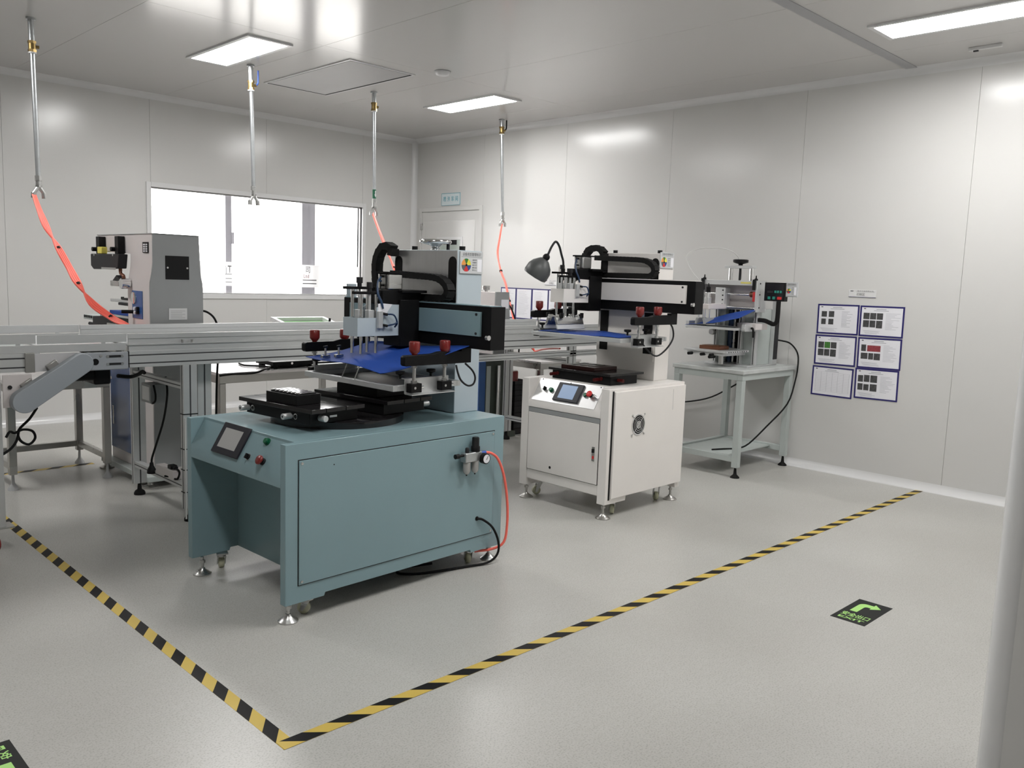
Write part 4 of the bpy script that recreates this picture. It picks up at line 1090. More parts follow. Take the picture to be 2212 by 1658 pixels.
p2_ = thing('pad_printer', 'smaller grey pad printer on a dark green cabinet between the two screen printers', 'printing machine', (0, 0, 0), group='pad printing machines')
MB().prism([(5.505, .76), (5.95, .76), (5.95, 1.315), (5.505, 1.315)], 'yz', 5.236, 5.400).build('head_housing', 'pale_machine', p2_, bevel=.003)
q = MB(); n = 4
q._add([(5.222, 5.495, .762), (5.436, 5.495, .762), (5.398, 5.495, 1.319), (5.232, 5.495, 1.319), (5.222, 5.506, .762), (5.436, 5.506, .762), (5.398, 5.506, 1.319), (5.232, 5.506, 1.319)], [(0, 1, 2, 3), (7, 6, 5, 4), (0, 4, 5, 1), (1, 5, 6, 2), (2, 6, 7, 3), (3, 7, 4, 0)])
bc2 = q.build('back_cover', 'grey_machine', p2_)
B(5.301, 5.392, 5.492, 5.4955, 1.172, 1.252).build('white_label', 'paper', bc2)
B(5.18, 5.46, 5.48, 6.05, .735, .762).build('head_base', 'charcoal', p2_, bevel=.003)
MB().cyl((5.30, 5.70, 1.315), (5.30, 5.70, 1.332), .02, n=14).cyl((5.30, 5.70, 1.332), (5.30, 5.70, 1.370), .036, n=22).build('hand_knob', 'steel', p2_)
cb = B(5.142, 5.482, 5.50, 6.10, .05, .735).build('cabinet', 'green_dark_paint', p2_, bevel=.004)
B(5.065, 5.1415, 5.50, 6.10, .05, .70).build('cabinet_side', 'blue_paint', cb)
CY((5.278, 5.475, .10), (5.278, 5.475, .665), .019, n=18).build('chrome_post', 'chrome', p2_)
B(5.15, 5.20, 5.495, 5.4995, .14, .66).build('door_strip', 'green_grey_paint', cb)
B(5.06, 5.49, 5.45, 6.12, 0, .05).build('plinth', 'green_dark_paint', p2_)
MB().tube([(5.41, 5.52, 1.22), (5.45, 5.50, 1.15), (5.50, 5.48, 1.0), (5.52, 5.47, .85), (5.53, 5.48, .75)], .007).build('power_cable', 'black_rubber', p2_)

# ================================================================== STEEL TABLES
def steel_table(label, x0, x1, y0, y1, z, low=.17, top='stainless_top', foot='card_grey'):
    t = thing('steel_table', label, 'table', (0, 0, 0), group='stainless steel tables')
    B(x0 - .01, x1 + .01, y0 - .01, y1 + .01, z - .022, z).build('table_top', top, t, bevel=.003)
    w_ = .045
    MB().box(x0, x1, y0, y0 + .03, z - .075, z - .022).box(x0, x1, y1 - .03, y1, z - .075, z - .022).box(x0, x0 + .03, y0 + .03, y1 - .03, z - .075, z - .022).box(x1 - .03, x1, y0 + .03, y1 - .03, z - .075, z - .022).build('apron', 'stainless', t, bevel=.002)
    for x in (x0, x1 - w_):
        for y in (y0, y1 - w_):
            l = B(x, x + w_, y, y + w_, .10, z - .075).build('leg', 'stainless', t, bevel=.003)
            MB().lathe([(.033, 0), (.030, .012), (.014, .035), (.010, .045), (.008, .102)], (x + w_ / 2, y + w_ / 2, 0), n=16).build('foot', foot, l)
    MB().box(x0 + w_, x1 - w_, y1 - .038, y1 - .006, low - .04, low).box(x0 + .006, x0 + .038, y0 + w_, y1 - w_, low - .04, low).box(x1 - .038, x1 - .006, y0 + w_, y1 - w_, low - .04, low).build('stretcher', 'stainless', t, bevel=.002)
    return t
steel_table('stainless steel table under the left feed conveyor', 1.47, 2.09, 5.94, 6.54, .70)
steel_table('bright topped steel table behind the aqua printer, under the conveyor line', 2.64, 3.80, 5.47, 6.02, .738)
steel_table('low steel table behind the white printer', 5.80, 6.36, 5.45, 6.0, .675)

tag(MB().tube([(2.63, 5.451, .722), (2.72, 5.450, .728), (2.85, 5.450, .726), (2.91, 5.448, .732), (2.96, 5.452, .747), (3.02, 5.50, .747), (3.07, 5.60, .747), (3.03, 5.68, .747), (2.97, 5.76, .747), (3.0, 5.90, .747)], .007).build('table_cable', 'black_rubber'), 'black cable looping over the front edge of the bright topped steel table', 'cable')
bj = thing('black_fixture', 'black fixture plate on small feet lying on the steel table behind the aqua printer', 'fixture', (3.27, 5.66, .738))
B(-.20, .16, -.14, .12, .022, .050).build('fixture_plate', 'black_metal', bj, bevel=.003)
B(-.12, .14, -.10, .10, .004, .022).build('fixture_body', 'black_metal', bj, bevel=.003)
for x in (-.17, .13):
    for y in (-.10, .08):
        B(x - .016, x + .016, y - .02, y + .02, 0, .022).build('fixture_foot', 'black_rubber', bj)
CY((-.05, -.143, .036), (-.05, -.139, .036), .009, n=14).build('fixture_bolt', 'chrome', bj)

sf = thing('green_mesh_screen', 'green mesh screen in a bright aluminium frame tilted up behind the conveyor', 'screen frame', (3.52, 5.76, .738))
tm = Matrix.Translation((0, 0, .295)) @ Matrix.Rotation(.19, 4, 'X')
def tb(*a):
    q = MB(); q.at(tm); return q.box(*a)
fr_ = tb(-.235, .235, .165, .195, -.012, .018).build('frame_bar', 'trim_white', sf)
tb(-.235, .235, -.195, -.165, -.012, .018).build('frame_bar', 'trim_white', sf)
tb(-.235, -.205, -.165, .165, -.012, .018).build('frame_bar', 'trim_white', sf)
tb(.205, .235, -.165, .165, -.012, .018).build('frame_bar', 'trim_white', sf)
tb(-.205, .205, -.165, .165, -.010, -.008).build('mesh', 'mesh_green', sf)
for x in (.04, .20):
    B(x - .015, x + .015, -.02, .02, 0, .285).build('stand_post', 'black_metal', sf)
B(0.0, .24, -.05, .05, 0, .012).build('stand_base', 'black_metal', sf)
for x in (.04, .20):
    CY((x, -.205, .22), (x, -.205, .36), .009, n=10).build('hinge_pin', 'black_plastic', sf)
    B(x - .012, x + .012, -.205, -.02, .21, .222).build('hinge_arm', 'black_metal', sf)

# odds and ends behind the white printer
for k, (z0, z1, l_) in enumerate(((0.0, .26, 'lower black crate beside the dark green cabinet'), (.2605, .50, 'upper black crate with small parts beside the dark green cabinet'))):
    t = thing('storage_crate', l_, 'crate', (5.62, 5.68, z0), group='stacked black crates')
    hx, hy, hh = .10, .17, z1 - z0
    B(-hx, hx, -hy, hy, 0, .008).build('crate_floor', 'black_plastic', t)
    MB().box(-hx, hx, -hy, -hy + .008, .008, hh).box(-hx, hx, hy - .008, hy, .008, hh).box(-hx, -hx + .008, -hy, hy, .008, hh).box(hx - .008, hx, -hy, hy, .008, hh).build('crate_wall', 'charcoal', t)
    for zz in (.05, .10, .15, .20):
        MB().box(-hx - .004, hx + .004, -hy - .004, -hy, zz, zz + .012).box(-hx - .004, -hx, -hy, hy, zz, zz + .012).build('crate_rib', 'black_plastic', t)
t = thing('paint_can', 'dark red can standing in the upper black crate', 'can', (5.63, 5.66, .269))
MB().lathe([(.06, 0), (.06, .30), (.057, .305), (.057, .31)], n=24).build('can_body', 'red_plastic', t)
MB().lathe([(.05, .3105), (.05, .316), (.02, .318)], n=20).build('can_lid', 'steel', t)
# ================================================================== BENCH PRINTER AND WORK TABLE
wt_ = thing('work_table', 'worn grey-green metal work table against the right wall', 'table', (0, 0, 0))
x0, x1, y0, y1, zt = 5.665, 6.455, 3.255, 3.865, .822
B(x0 - .012, x1 + .045, y0 - .012, y1 + .012, zt - .030, zt).build('table_top', 'worn_top' if 'worn_top' in MAT else 'green_grey_paint', wt_, bevel=.004)
MB().box(x0, x1, y0, y0 + .045, zt - .078, zt - .030).box(x0, x1, y1 - .045, y1, zt - .078, zt - .030).box(x0, x0 + .045, y0 + .045, y1 - .045, zt - .078, zt - .030).box(x1 - .045, x1, y0 + .045, y1 - .045, zt - .078, zt - .030).build('apron', 'green_grey_paint', wt_, bevel=.002)
for x in (x0, x1 - .05):
    for y in (y0, y1 - .05):
        l = B(x, x + .05, y, y + .05, .080, zt - .078).build('leg', 'green_grey_paint', wt_, bevel=.003)
        MB().lathe([(.036, 0), (.034, .008), (.014, .026), (.012, .04), (.008, .082)], (x + .025, y + .025, 0), n=18).build('levelling_foot', 'black_rubber', l)
MB().box(x0 + .005, x0 + .045, y0 + .05, y1 - .05, .120, .165).box(x1 - .045, x1 - .005, y0 + .05, y1 - .05, .120, .165).box(x0 + .05, x1 - .05, y1 - .045, y1 - .005, .120, .165).build('stretcher', 'green_grey_paint', wt_, bevel=.002)
B(x0 + .046, x1 - .046, y0 + .14, y1 - .046, .145, .152).build('low_shelf', 'green_grey_paint', wt_)
B(x0 + .20, x0 + .55, y1 - .2, y1 - .05, .7295, .7435).build('under_board', 'wood_brown', wt_)

bp_ = thing('bench_printer', 'small silver bench screen printer with a blue sheet on the work table', 'printing machine', (0, 0, 0))
zt = .8221
bs_ = B(5.90, 6.36, 3.36, 3.74, zt, zt + .012).build('base_plate', 'aluminium', bp_, bevel=.002)
cx0, cx1, cy0, cy1 = 6.00, 6.33, 3.385, 3.715
B(cx0 + .03, cx1, cy0, cy0 + .10, zt + .012, 1.27).build('column', 'green_grey_paint', bp_, bevel=.002)
B(cx0 + .03, cx1, cy1 - .06, cy1, zt + .012, 1.27).build('column', 'green_grey_paint', bp_, bevel=.002)
B(cx0 + .16, cx1 - .01, cy0 + .10, cy1 - .06, zt + .012, 1.26).build('column_back', 'charcoal', bp_)
for y, m_ in ((3.52, 'chrome'), (3.555, 'charcoal'), (3.60, 'steel'), (3.635, 'blue_tube')):
    CY((cx0 + .09, y, zt + .012), (cx0 + .09, y, 1.26), .013 if m_ != 'blue_tube' else .022, n=16).build('lift_rod', m_, bp_)
for y0_ in (cy0 - .030, cy1 - .012, cy0 + .095):
    po = B(cx0 - .005, cx0 + .030, y0_, y0_ + .030, zt + .012, 1.275).build('post', 'aluminium', bp_, bevel=.002)
    B(cx0 - .006, cx0 - .004, y0_ + .012, y0_ + .018, zt + .02, 1.27).build('post_groove', 'charcoal', po)
B(cx1 - .06, cx1 + .01, cy0 - .035, cy0 - .002, zt + .012, 1.47).build('rear_post', 'aluminium', bp_, bevel=.002)
B(cx1 - .058, cx1 + .008, cy0 - .0365, cy0 - .034, zt + .05, 1.45).build('post_groove', 'charcoal', bp_)
# head frame
B(5.99, 6.10, 3.345, 3.862, 1.262, 1.275).build('head_base', 'aluminium', bp_)
B(6.06, 6.075, 3.36, 3.85, 1.275, 1.452).build('back_plate', 'pale_machine', bp_)
for y0_ in (3.337, 3.852):
    e_ = B(5.93, 6.075, y0_, y0_ + .014, 1.250, 1.492).build('end_plate', 'aluminium', bp_, bevel=.002)
    for z in (1.285, 1.385, 1.47):
        CY((5.975, y0_ - .003, z), (5.975, y0_ + .017, z), .006, n=8).build('bolt', 'charcoal', e_)
bar = B(5.935, 6.075, 3.352, 3.851, 1.452, 1.490).build('top_bar', 'aluminium', bp_, bevel=.002)
B(5.933, 5.9355, 3.395, 3.482, 1.467, 1.478).build('yellow_label', 'yellow_plastic', bar)
for y in (3.362, 3.82):
    MB().lathe([(.014, 1.490), (.014, 1.505), (.006, 1.508), (.004, 1.53)], (5.95, y, 0), n=12).build('bumper', 'black_plastic', bar)
    B(5.92, 5.94, y - .012, y + .012, 1.42, 1.50).build('sensor', 'black_plastic', bar)
for z in (1.383, 1.278):
    CY((5.975, 3.351, z), (5.975, 3.851, z), .010, n=16).build('guide_rod', 'chrome', bp_)
B(5.945, 6.005, 3.352, 3.382, 1.330, 1.405).build('red_buffer', 'red_bright', bp_, bevel=.004)
CY((5.97, 3.382, 1.385), (5.97, 3.41, 1.385), .022, n=16).build('buffer_head', 'bronze_block', bp_)
for y in (3.626, 3.443):
    CY((6.02, y, 1.490), (6.02, y, 1.584), .018, n=18).build('yoke_pillar', 'chrome', bp_)
CY((6.02, 3.545, 1.490), (6.02, 3.545, 1.584), .009, n=12).build('yoke_screw', 'charcoal', bp_)
yk = B(5.985, 6.055, 3.425, 3.665, 1.584, 1.606).build('yoke', 'aluminium', bp_, bevel=.002)
MB().lathe([(.016, 1.606), (.018, 1.618), (.040, 1.624), (.058, 1.630), (.060, 1.650), (.050, 1.654)], (6.02, 3.545, 0), n=10).build('star_handle', 'black_plastic', yk)
# carriage with two squeegee units
ca = B(5.93, 6.01, 3.615, 3.70, 1.262, 1.43).build('carriage', 'aluminium', bp_, bevel=.003)
for z in (1.30, 1.335, 1.37, 1.41):
    CY((5.926, 3.632, z), (5.931, 3.632, z), .006, n=8).build('bolt', 'charcoal', ca)
for y, z in ((3.70, 0.0), (3.645, -.018)):
    u_ = MB().box(5.72, 5.76, y - .02, y + .02, 1.30 + z, 1.37 + z).cyl((5.74, y, 1.36 + z), (5.74, y, 1.41 + z), .014, n=14).build('squeegee_cylinder', 'aluminium', bp_, bevel=.002)
    MB().lathe([(.010, 1.405 + z), (.017, 1.412 + z), (.017, 1.450 + z), (.008, 1.455 + z), (.004, 1.478 + z)], (5.74, y, 0), n=12).build('cap', 'black_plastic', u_)
    for dx in (-.03, .03):
        CY((5.74 + dx, y, 1.19 + z), (5.74 + dx, y, 1.40 + z), .006, n=10).build('rod', 'chrome', u_)
    q = MB(); q.at(Matrix.Translation((5.76, y, 1.19)) @ Matrix.Rotation(.3 if y > 3.67 else -.3, 4, 'X')); q.box(-.07, .07, -.008, .008, -.045, .0); q.build('squeegee', 'grey_machine', u_)
MB().box(5.70, 5.95, 3.61, 3.73, 1.262, 1.302).build('head_bracket', 'pale_machine', bp_, bevel=.003)
# screen frame and sheet
fx = 5.70
fr_ = B(fx, fx + .022, 3.375, 3.815, 1.112, 1.130).build('screen_frame', 'aluminium', bp_, bevel=.001)
B(6.00 - .03, 6.00 - .008, 3.375, 3.815, 1.112, 1.130).build('frame_bar', 'aluminium', fr_)
for y in (3.375, 3.793):
    B(fx + .022, 5.97, y, y + .022, 1.112, 1.130).build('frame_bar', 'aluminium', fr_)
B(fx + .022, 5.97, 3.397, 3.793, 1.113, 1.115).build('mesh', 'green_dark_paint', fr_)
def sh2(u, v):
    y = 3.815 - v * .475; x = 5.70 + u * .24
    z = 1.132 + .074 * (v ** 1.35) + u * (.012 + .062 * math.sin(PI * v * .72)) + .003 * math.sin(v * 8)
    return (x, y, z)
b_ = MB().grid(sh2, 8, 16, .002).build('protective_sheet', 'blue_film', bp_)
lab(b_, 'blue plastic sheet curling up from the screen')
for s, y in ((-1, 3.345), (1, 3.845)):
    hold = B(5.78, 6.03, y - .016, y + .016, 1.105, 1.160).build('frame_holder', 'aluminium', bp_, bevel=.002)
    CY((5.775, y, 1.118), (5.781, y, 1.118), .014, n=14).build('holder_bolt', 'chrome', hold)
MB().tube([(5.86, 3.325, 1.130), (5.86, 3.31, 1.128), (5.862, 3.305, 1.09), (5.864, 3.305, 1.06)], .008).build('clamp_lever', 'black_plastic', bp_)
B(5.88, 6.06, 3.30, 3.46, 1.118, 1.165).build('arm_plate', 'pale_machine', bp_, bevel=.002)
ga = CY((5.965, 3.738, 1.074), (5.99, 3.738, 1.074), .024, n=22).build('pressure_gauge', 'steel', bp_)
CY((5.9635, 3.738, 1.074), (5.9652, 3.738, 1.074), .019, n=22).build('gauge_dial', 'paper', ga)
B(5.97, 6.03, 3.735, 3.745, 1.066, 1.082).build('gauge_mount', 'steel', bp_)
# work tray
ty = B(5.645, 5.975, 3.395, 3.775, .938, .952).build('work_tray', 'aluminium', bp_, bevel=.001)
B(5.66, 5.96, 3.42, 3.75, .915, .9375).build('tray_slide', 'aluminium', ty)
for k in range(9):
    CY((5.68 + k * .032, 3.3935, .945), (5.68 + k * .032, 3.3955, .945), .005, n=8).build('tray_hole', 'charcoal', ty)
B(5.93, 6.035, 3.47, 3.70, .905, .955).build('tray_arm', 'aluminium', ty, bevel=.002)
for y, x in ((3.70, 5.63), (3.60, 5.65), (3.52, 5.65)):
    CY((x - .03, y, .918), (x + .02, y, .918), .012, n=12).build('tray_knob', 'black_plastic', ty)
CY((5.66, 3.55, .900), (5.73, 3.55, .900), .013, n=12).build('tray_knob', 'black_plastic', ty)
CY((5.85, 3.56, zt + .012), (5.85, 3.56, .915), .02, n=14).build('tray_post', 'steel', ty)
jb_ = thing('brown_block', 'brown printing block on the tray of the bench printer', 'block', (5.80, 3.60, .9521))
B(-.07, .07, -.09, .09, 0, .028).build('block_body', 'bronze_block', jb_, bevel=.003)
B(-.055, .055, -.075, .075, .028, .031).build('block_face', 'wood_brown', jb_)
# control box and status card on a bent arm
MB().tube([(6.04, 3.40, 1.19), (6.0, 3.30, 1.19), (5.98, 3.25, 1.180), (5.97, 3.205, 1.168), (5.965, 3.178, 1.18), (5.965, 3.170, 1.22), (5.965, 3.170, 1.34)], .017, n=12).build('control_arm', 'black_rubber', bp_)
cb = B(5.955, 6.01, 3.122, 3.288, 1.342, 1.482).build('control_box', 'black_plastic', bp_, bevel=.003)
B(5.953, 5.9555, 3.130, 3.280, 1.350, 1.474).build('control_face', 'screen_dark', cb)
B(5.9515, 5.9532, 3.215, 3.262, 1.404, 1.420).build('display', 'charcoal', cb)
for k, y in enumerate((3.196, 3.175, 3.152)):
    B(5.951, 5.9532, y - .008, y + .008, 1.404, 1.422).build('key', 'teal_key', cb, bevel=.001)
for y, m_ in ((3.245, 'teal_key'), (3.206, 'teal_key'), (3.160, 'red_bright')):
    w_ = .018 if m_ == 'red_bright' else .011
    B(5.951, 5.9532, y - w_, y + w_, 1.355, 1.376).build('key', m_, cb, bevel=.001)
status_card(bp_, 3.120, 3.033, 1.384, 1.484, 5.975, 'x')
B(5.975, 5.985, 3.03, 3.13, 1.378, 1.488).build('card_backing', 'card_grey', bp_)
MB().tube([(5.74, 3.72, 1.47), (5.73, 3.80, 1.55), (5.74, 3.86, 1.64), (5.78, 3.86, 1.70), (5.86, 3.78, 1.735), (5.95, 3.66, 1.735), (6.02, 3.585, 1.69), (6.06, 3.565, 1.60), (6.07, 3.56, 1.50)], .0035).build('air_tube', 'clear_tube', bp_)
tag(MB().tube([(6.335, 3.42, 1.03), (6.40, 3.36, 1.02), (6.45, 3.30, 1.0), (6.478, 3.248, .93), (6.476, 3.232, .84), (6.44, 3.228, .70), (6.35, 3.235, .52), (6.20, 3.32, .34), (6.08, 3.40, .20), (6.02, 3.46, .16), (5.90, 3.52, .158), (5.80, 3.56, .158)], .0065).build('trailing_cable', 'black_rubber'), 'black power cord hanging over the edge of the work table', 'cable')
MB().tube([(6.335, 3.44, 1.06), (6.38, 3.41, 1.065), (6.395, 3.40, 1.04), (6.38, 3.40, .99), (6.36, 3.41, .94)], .008).build('signal_cable', 'black_rubber', bp_)
# black cable hanging on the wall behind the table
tag(MB().tube([(6.49, 4.50, .36), (6.49, 4.25, .40), (6.49, 4.02, .47), (6.49, 3.80, .60), (6.49, 3.60, .72)], .0065).build('wall_cable', 'black_rubber'), 'black cable sagging along the wall behind the work table', 'cable')
# ================================================================== AIR DROPS
def drop_pipe(x, y, dx, label, valve_m, handle_m, zv, zb, band=None):
    t = thing('air_drop_pipe', label, 'pipe', (x, y, ZC), group='compressed air drop pipes')
    L = ZC - zb
    px = lambda z: dx * (ZC - z) / L          # the pipes hang slightly out of plumb
    P_ = lambda z: (px(z), 0, z - ZC)
    CY(P_(ZC - .001), P_(ZC - .012), .030, n=18).build('ceiling_flange', 'galvanised', t)
    CY(P_(ZC - .010), P_(zv + .030), .0185, n=14).build('upper_pipe', 'galvanised', t)
    v = CY(P_(zv + .035), P_(zv - .038), .023, n=12)
    v.cyl(P_(zv + .034), P_(zv + .018), .027, n=6); v.cyl(P_(zv - .02), P_(zv - .038), .027, n=6)
    v = v.build('valve_body', valve_m, t)
    MB().cyl((px(zv), 0, zv - ZC), (px(zv) + .042, -.004, zv - ZC), .011, n=10).build('valve_stem', 'brass', v)
    if handle_m:
        MB().tube([(px(zv) + .040, -.004, zv - ZC), (px(zv) + .055, -.006, zv - ZC + .02), (px(zv) + .058, -.006, zv - ZC + .045), (px(zv) + .058, -.006, zv - ZC + .120)], .007, n=8).build('valve_handle', handle_m, v)
    CY(P_(zv - .038), P_(zv - .046), .026, n=14).build('valve_collar', 'trim_white', t)
    CY(P_(zv - .045), P_(zb + .115), .0155, n=14).build('lower_pipe', 'galvanised', t)
    if band:
        CY(P_(band + .04), P_(band - .04), .0165, n=14).build('green_sticker', 'green_band', t)
        q = MB(); c = P_(band)
        q.prism([(c[0] - .004, c[2] + .028), (c[0] + .004, c[2] + .028), (c[0] + .004, c[2] - .004), (c[0] + .010, c[2] - .004), (c[0], c[2] - .030), (c[0] - .010, c[2] - .004), (c[0] - .004, c[2] - .004)], 'xz', -.0185, -.0165)
        q.build('arrow_mark', 'trim_white', t)
    n_ = CY(P_(zb + .125), P_(zb + .09), .022, n=6); n_.cyl(P_(zb + .09), P_(zb + .06), .018, n=12); n_.cyl(P_(zb + .062), P_(zb + .05), .021, n=12)
    n_ = n_.build('coupling', 'steel', t)
    b0 = Vector(P_(zb + .055))
    for s in (-1, 1):
        MB().cyl(b0, b0 + Vector((s * .034, 0, -.05)), .013, n=12).cyl(b0 + Vector((s * .032, 0, -.045)), b0 + Vector((s * .034, 0, -.08)), .017, n=12).build('splitter_branch', 'steel', n_)
    return t
drop_pipe(1.833, 6.489, .016, 'leftmost air drop pipe with a thick orange hose bundle', 'brass', None, 2.868, 1.90)
drop_pipe(3.405, 6.480, .026, 'air drop pipe without a hose, hanging in front of the window', 'brass', 'valve_blue', 2.896, 1.985)
drop_pipe(4.597, 6.487, .022, 'air drop pipe with a green arrow sticker between window and door', 'brass', None, 2.922, 1.99, 2.157)
drop_pipe(6.188, 6.496, .060, 'air drop pipe with a black valve handle in front of the door wall', 'brass', 'black_plastic', 2.945, 2.0)

def hose(label, pts, n, spread, r, ties=()):
    t = thing('air_hose', label, 'hose', (0, 0, 0), group='orange air hoses')
    for k in range(n):
        off = (k - (n - 1) / 2)
        P_ = []
        for i, p in enumerate(pts):
            f = math.sin(PI * i / (len(pts) - 1)) * .9 + .45
            w = spread * off * f * (1 if (i // 3) % 2 == 0 else -.8)
            P_.append((p[0] + w, p[1] + .3 * w, p[2] + .2 * w))
        MB().tube(P_, r, n=8, sub=5).build('hose_line', 'orange_hose', t)
    for i in ties:
        p = pts[i]; d_ = (Vector(pts[i + 1]) - Vector(pts[i - 1])).normalized() * .006
        CY(Vector(p) - d_, Vector(p) + d_, spread * .5 + r * 1.3, n=10).build('cable_tie', 'black_plastic', t)
    return t
hose('thick orange hose bundle sweeping down to the tall grey pad printer', [(1.815, 6.489, 1.905), (1.822, 6.404, 1.795), (1.842, 6.319, 1.672), (1.882, 6.233, 1.543), (1.921, 6.148, 1.413), (1.945, 6.062, 1.312), (2.004, 5.977, 1.184), (2.085, 5.891, 1.100), (2.13, 5.80, 1.062), (2.160, 5.70, 1.050), (2.165, 5.60, 1.045), (2.17, 5.55, 1.01)], 4, .011, .0072, (3, 5, 7))
hose('orange hose pair running down behind the aqua printer column', [(4.60, 6.487, 1.99), (4.575, 6.343, 1.818), (4.548, 6.195, 1.661), (4.522, 6.048, 1.500), (4.498, 5.92, 1.356), (4.48, 5.80, 1.20), (4.47, 5.66, 1.06), (4.47, 5.52, .95), (4.47, 5.49, .5), (4.47, 5.60, .01)], 3, .010, .0072, (2, 3))
hose('orange hose pair dropping in front of the posted papers on the far wall', [(6.240, 6.496, 2.0), (6.090, 6.368, 1.841), (5.947, 6.240, 1.681), (5.877, 6.112, 1.511), (5.822, 5.984, 1.391), (5.755, 5.856, 1.226), (5.699, 5.728, 1.056), (5.66, 5.62, .94), (5.76, 5.53, .80), (5.77, 5.50, .772), (5.655, 5.30, .810), (5.468, 5.0, .85), (5.29, 4.76, .875)], 2, .014, .0068, (3, 5))
tag(MB().tube([(5.75, 6.05, .009), (5.786, 5.906, .009), (5.779, 5.757, .009), (5.754, 5.624, .009), (5.70, 5.42, .009), (5.60, 5.20, .009)], .009).build('floor_hose', 'orange_hose'), 'orange hose lying on the floor behind the white printer', 'hose')

# ================================================================== PAPERS AND SIGNS ON THE DOOR WALL
def notice(cy, cz, w, h, rot, pics, label, group, portrait=False, grid=False, name='framed_notice'):
    t = thing(name, label, 'notice', (XR, cy, cz), 0, group)
    t.rotation_euler = (math.radians(-rot), 0, 0)
    hw, hh, b = w / 2, h / 2, .012
    MB().box(-.0032, 0, -hw, hw, -hh, -hh + b).box(-.0032, 0, -hw, hw, hh - b, hh).box(-.0032, 0, -hw, -hw + b, -hh + b, hh - b).box(-.0032, 0, hw - b, hw, -hh + b, hh - b).build('blue_border', 'frame_blue', t)
    sh = B(-.0022, 0, -hw + b, hw - b, -hh + b, hh - b).build('sheet', 'paper', t)
    iw, ih = w - 2 * b, h - 2 * b
    # a = distance from the reader's left (0..1), c = from the top
    def rect(nm, a0, a1, c0, c1, m_):
        B(-.0028, -.0021, hw - b - a1 * iw, hw - b - a0 * iw, hh - b - c1 * ih, hh - b - c0 * ih).build(nm, m_, sh)
    if portrait:
        for k in range(20):
            rect('text_line', .10, .55 + .35 * random.random(), .08 + k * .042, .086 + k * .042, 'paper_ink')
        if pics:
            rect('picture', .45, .9, .55, .75, 'picture_dark')
        return t
    rect('logo', .05, .10, .035, .065, 'ink_dark')
    rect('heading', .36, .60, .05, .075, 'paper_ink')
    rect('heading', .30, .66, .105, .125, 'paper_ink')
    if grid:
        for k in range(13):
            rect('table_line', .06, .94, .16 + k * .06, .164 + k * .06, 'paper_ink')
        for k in range(7):
            rect('table_line', .06 + k * .146, .064 + k * .146, .16, .88, 'paper_ink')
        return t
    for k in range(13):
        rect('text_line', .60, .72 + .24 * random.random(), .20 + k * .047, .210 + k * .047, 'paper_ink')
    for k in range(4):
        rect('text_line', .06 + .02 * k, .40 + .12 * random.random(), .84 + k * .035, .849 + k * .035, 'paper_ink')
    for a0, a1, c0, c1, m_ in pics:
        rect('picture', a0, a1, c0, c1, m_)
    return t
pd, pg, pr_ = 'picture_dark', 'picture_green', 'picture_red'
G6 = 'blue bordered notices right of the work table'
six = lambda g=pd, r=pd: [(.05, .20, .20, .43, pd), (.215, .365, .20, .43, g), (.38, .53, .20, .43, r), (.05, .20, .47, .72, pd), (.215, .355, .47, .72, pd), (.375, .525, .47, .74, pd)]
notice(2.953, 1.214, .333, .234, .85, [(.07, .21, .21, .42, pd), (.26, .40, .20, .42, pd), (.07, .19, .49, .70, pd), (.26, .39, .49, .70, pd)], 'upper left blue bordered notice with four small dark pictures', G6)
notice(2.613, 1.216, .332, .234, .51, six(), 'upper right blue bordered notice with six dark pictures', G6)
notice(2.954, .970, .334, .235, .88, six(g=pg), 'middle left blue bordered notice with one green picture', G6)
notice(2.610, .974, .330, .235, 1.1, [(.05, .17, .20, .44, pd), (.20, .38, .22, .44, pr_), (.38, .53, .22, .44, pr_), (.05, .22, .50, .72, pd), (.24, .36, .50, .73, pd), (.375, .53, .50, .74, pd)], 'middle right blue bordered notice with a red picture', G6)
notice(2.959, .720, .334, .236, -.2, [], 'lower left blue bordered notice showing only a faint table', G6, grid=True)
notice(2.612, .737, .331, .235, 1.0, [(.04, .17, .20, .44, pd), (.19, .33, .18, .43, pd), (.35, .52, .18, .44, pd), (.04, .17, .50, .74, pd), (.19, .32, .52, .74, pd), (.35, .52, .50, .76, pd)], 'lower right blue bordered notice with six small pictures', G6)
G4 = 'upright blue bordered notices between door and white printer'
for k, (ya_, l_) in enumerate(((6.648, 'first upright blue bordered notice from the door, partly behind the orange hose'), (6.411, 'second upright blue bordered notice from the door'), (6.172, 'third upright blue bordered notice from the door'), (5.938, 'fourth upright blue bordered notice from the door, half hidden by the white printer head'))):
    notice(ya_, 1.178, .238, .330, 0, k == 0, l_, G4, portrait=True)

def wall_sign(y0, y1, z0, z1, label, header, title, hw_):
    t = thing('wall_sign', label, 'sign', (XR, (y0 + y1) / 2, z0))
    w_ = y1 - y0; h_ = z1 - z0
    B(-.005, 0, -w_ / 2, w_ / 2, 0, h_).build('sign_plate', 'trim_white', t, bevel=.001)
    B(-.0055, -.0049, -w_ / 2, w_ / 2, .0015, .0045).build('sign_edge', 'frame_blue', t)
    text(title, h_ * .30, 'ink_dark', t, (-.0051, w_ / 2 - w_ * .30, h_ * .24), (0, -1, 0), (0, 0, 1), width=w_ * .30, name='sign_title')
    B(-.0055, -.0049, w_ / 2 - w_ * .94, w_ / 2 - w_ * .28, h_ * .735, h_ * .755).build('sign_rule', 'ink_dark', t)
    text(header, h_ * .13, 'ink_dark', t, (-.0051, w_ / 2 - w_ * .32, h_ * .80), (0, -1, 0), (0, 0, 1), width=w_ * .58, name='sign_header')
    B(-.0055, -.0049, w_ / 2 - w_ * .17, w_ / 2 - w_ * .06, h_ * .78, h_ * .88).build('sign_logo', 'ink_dark', t)
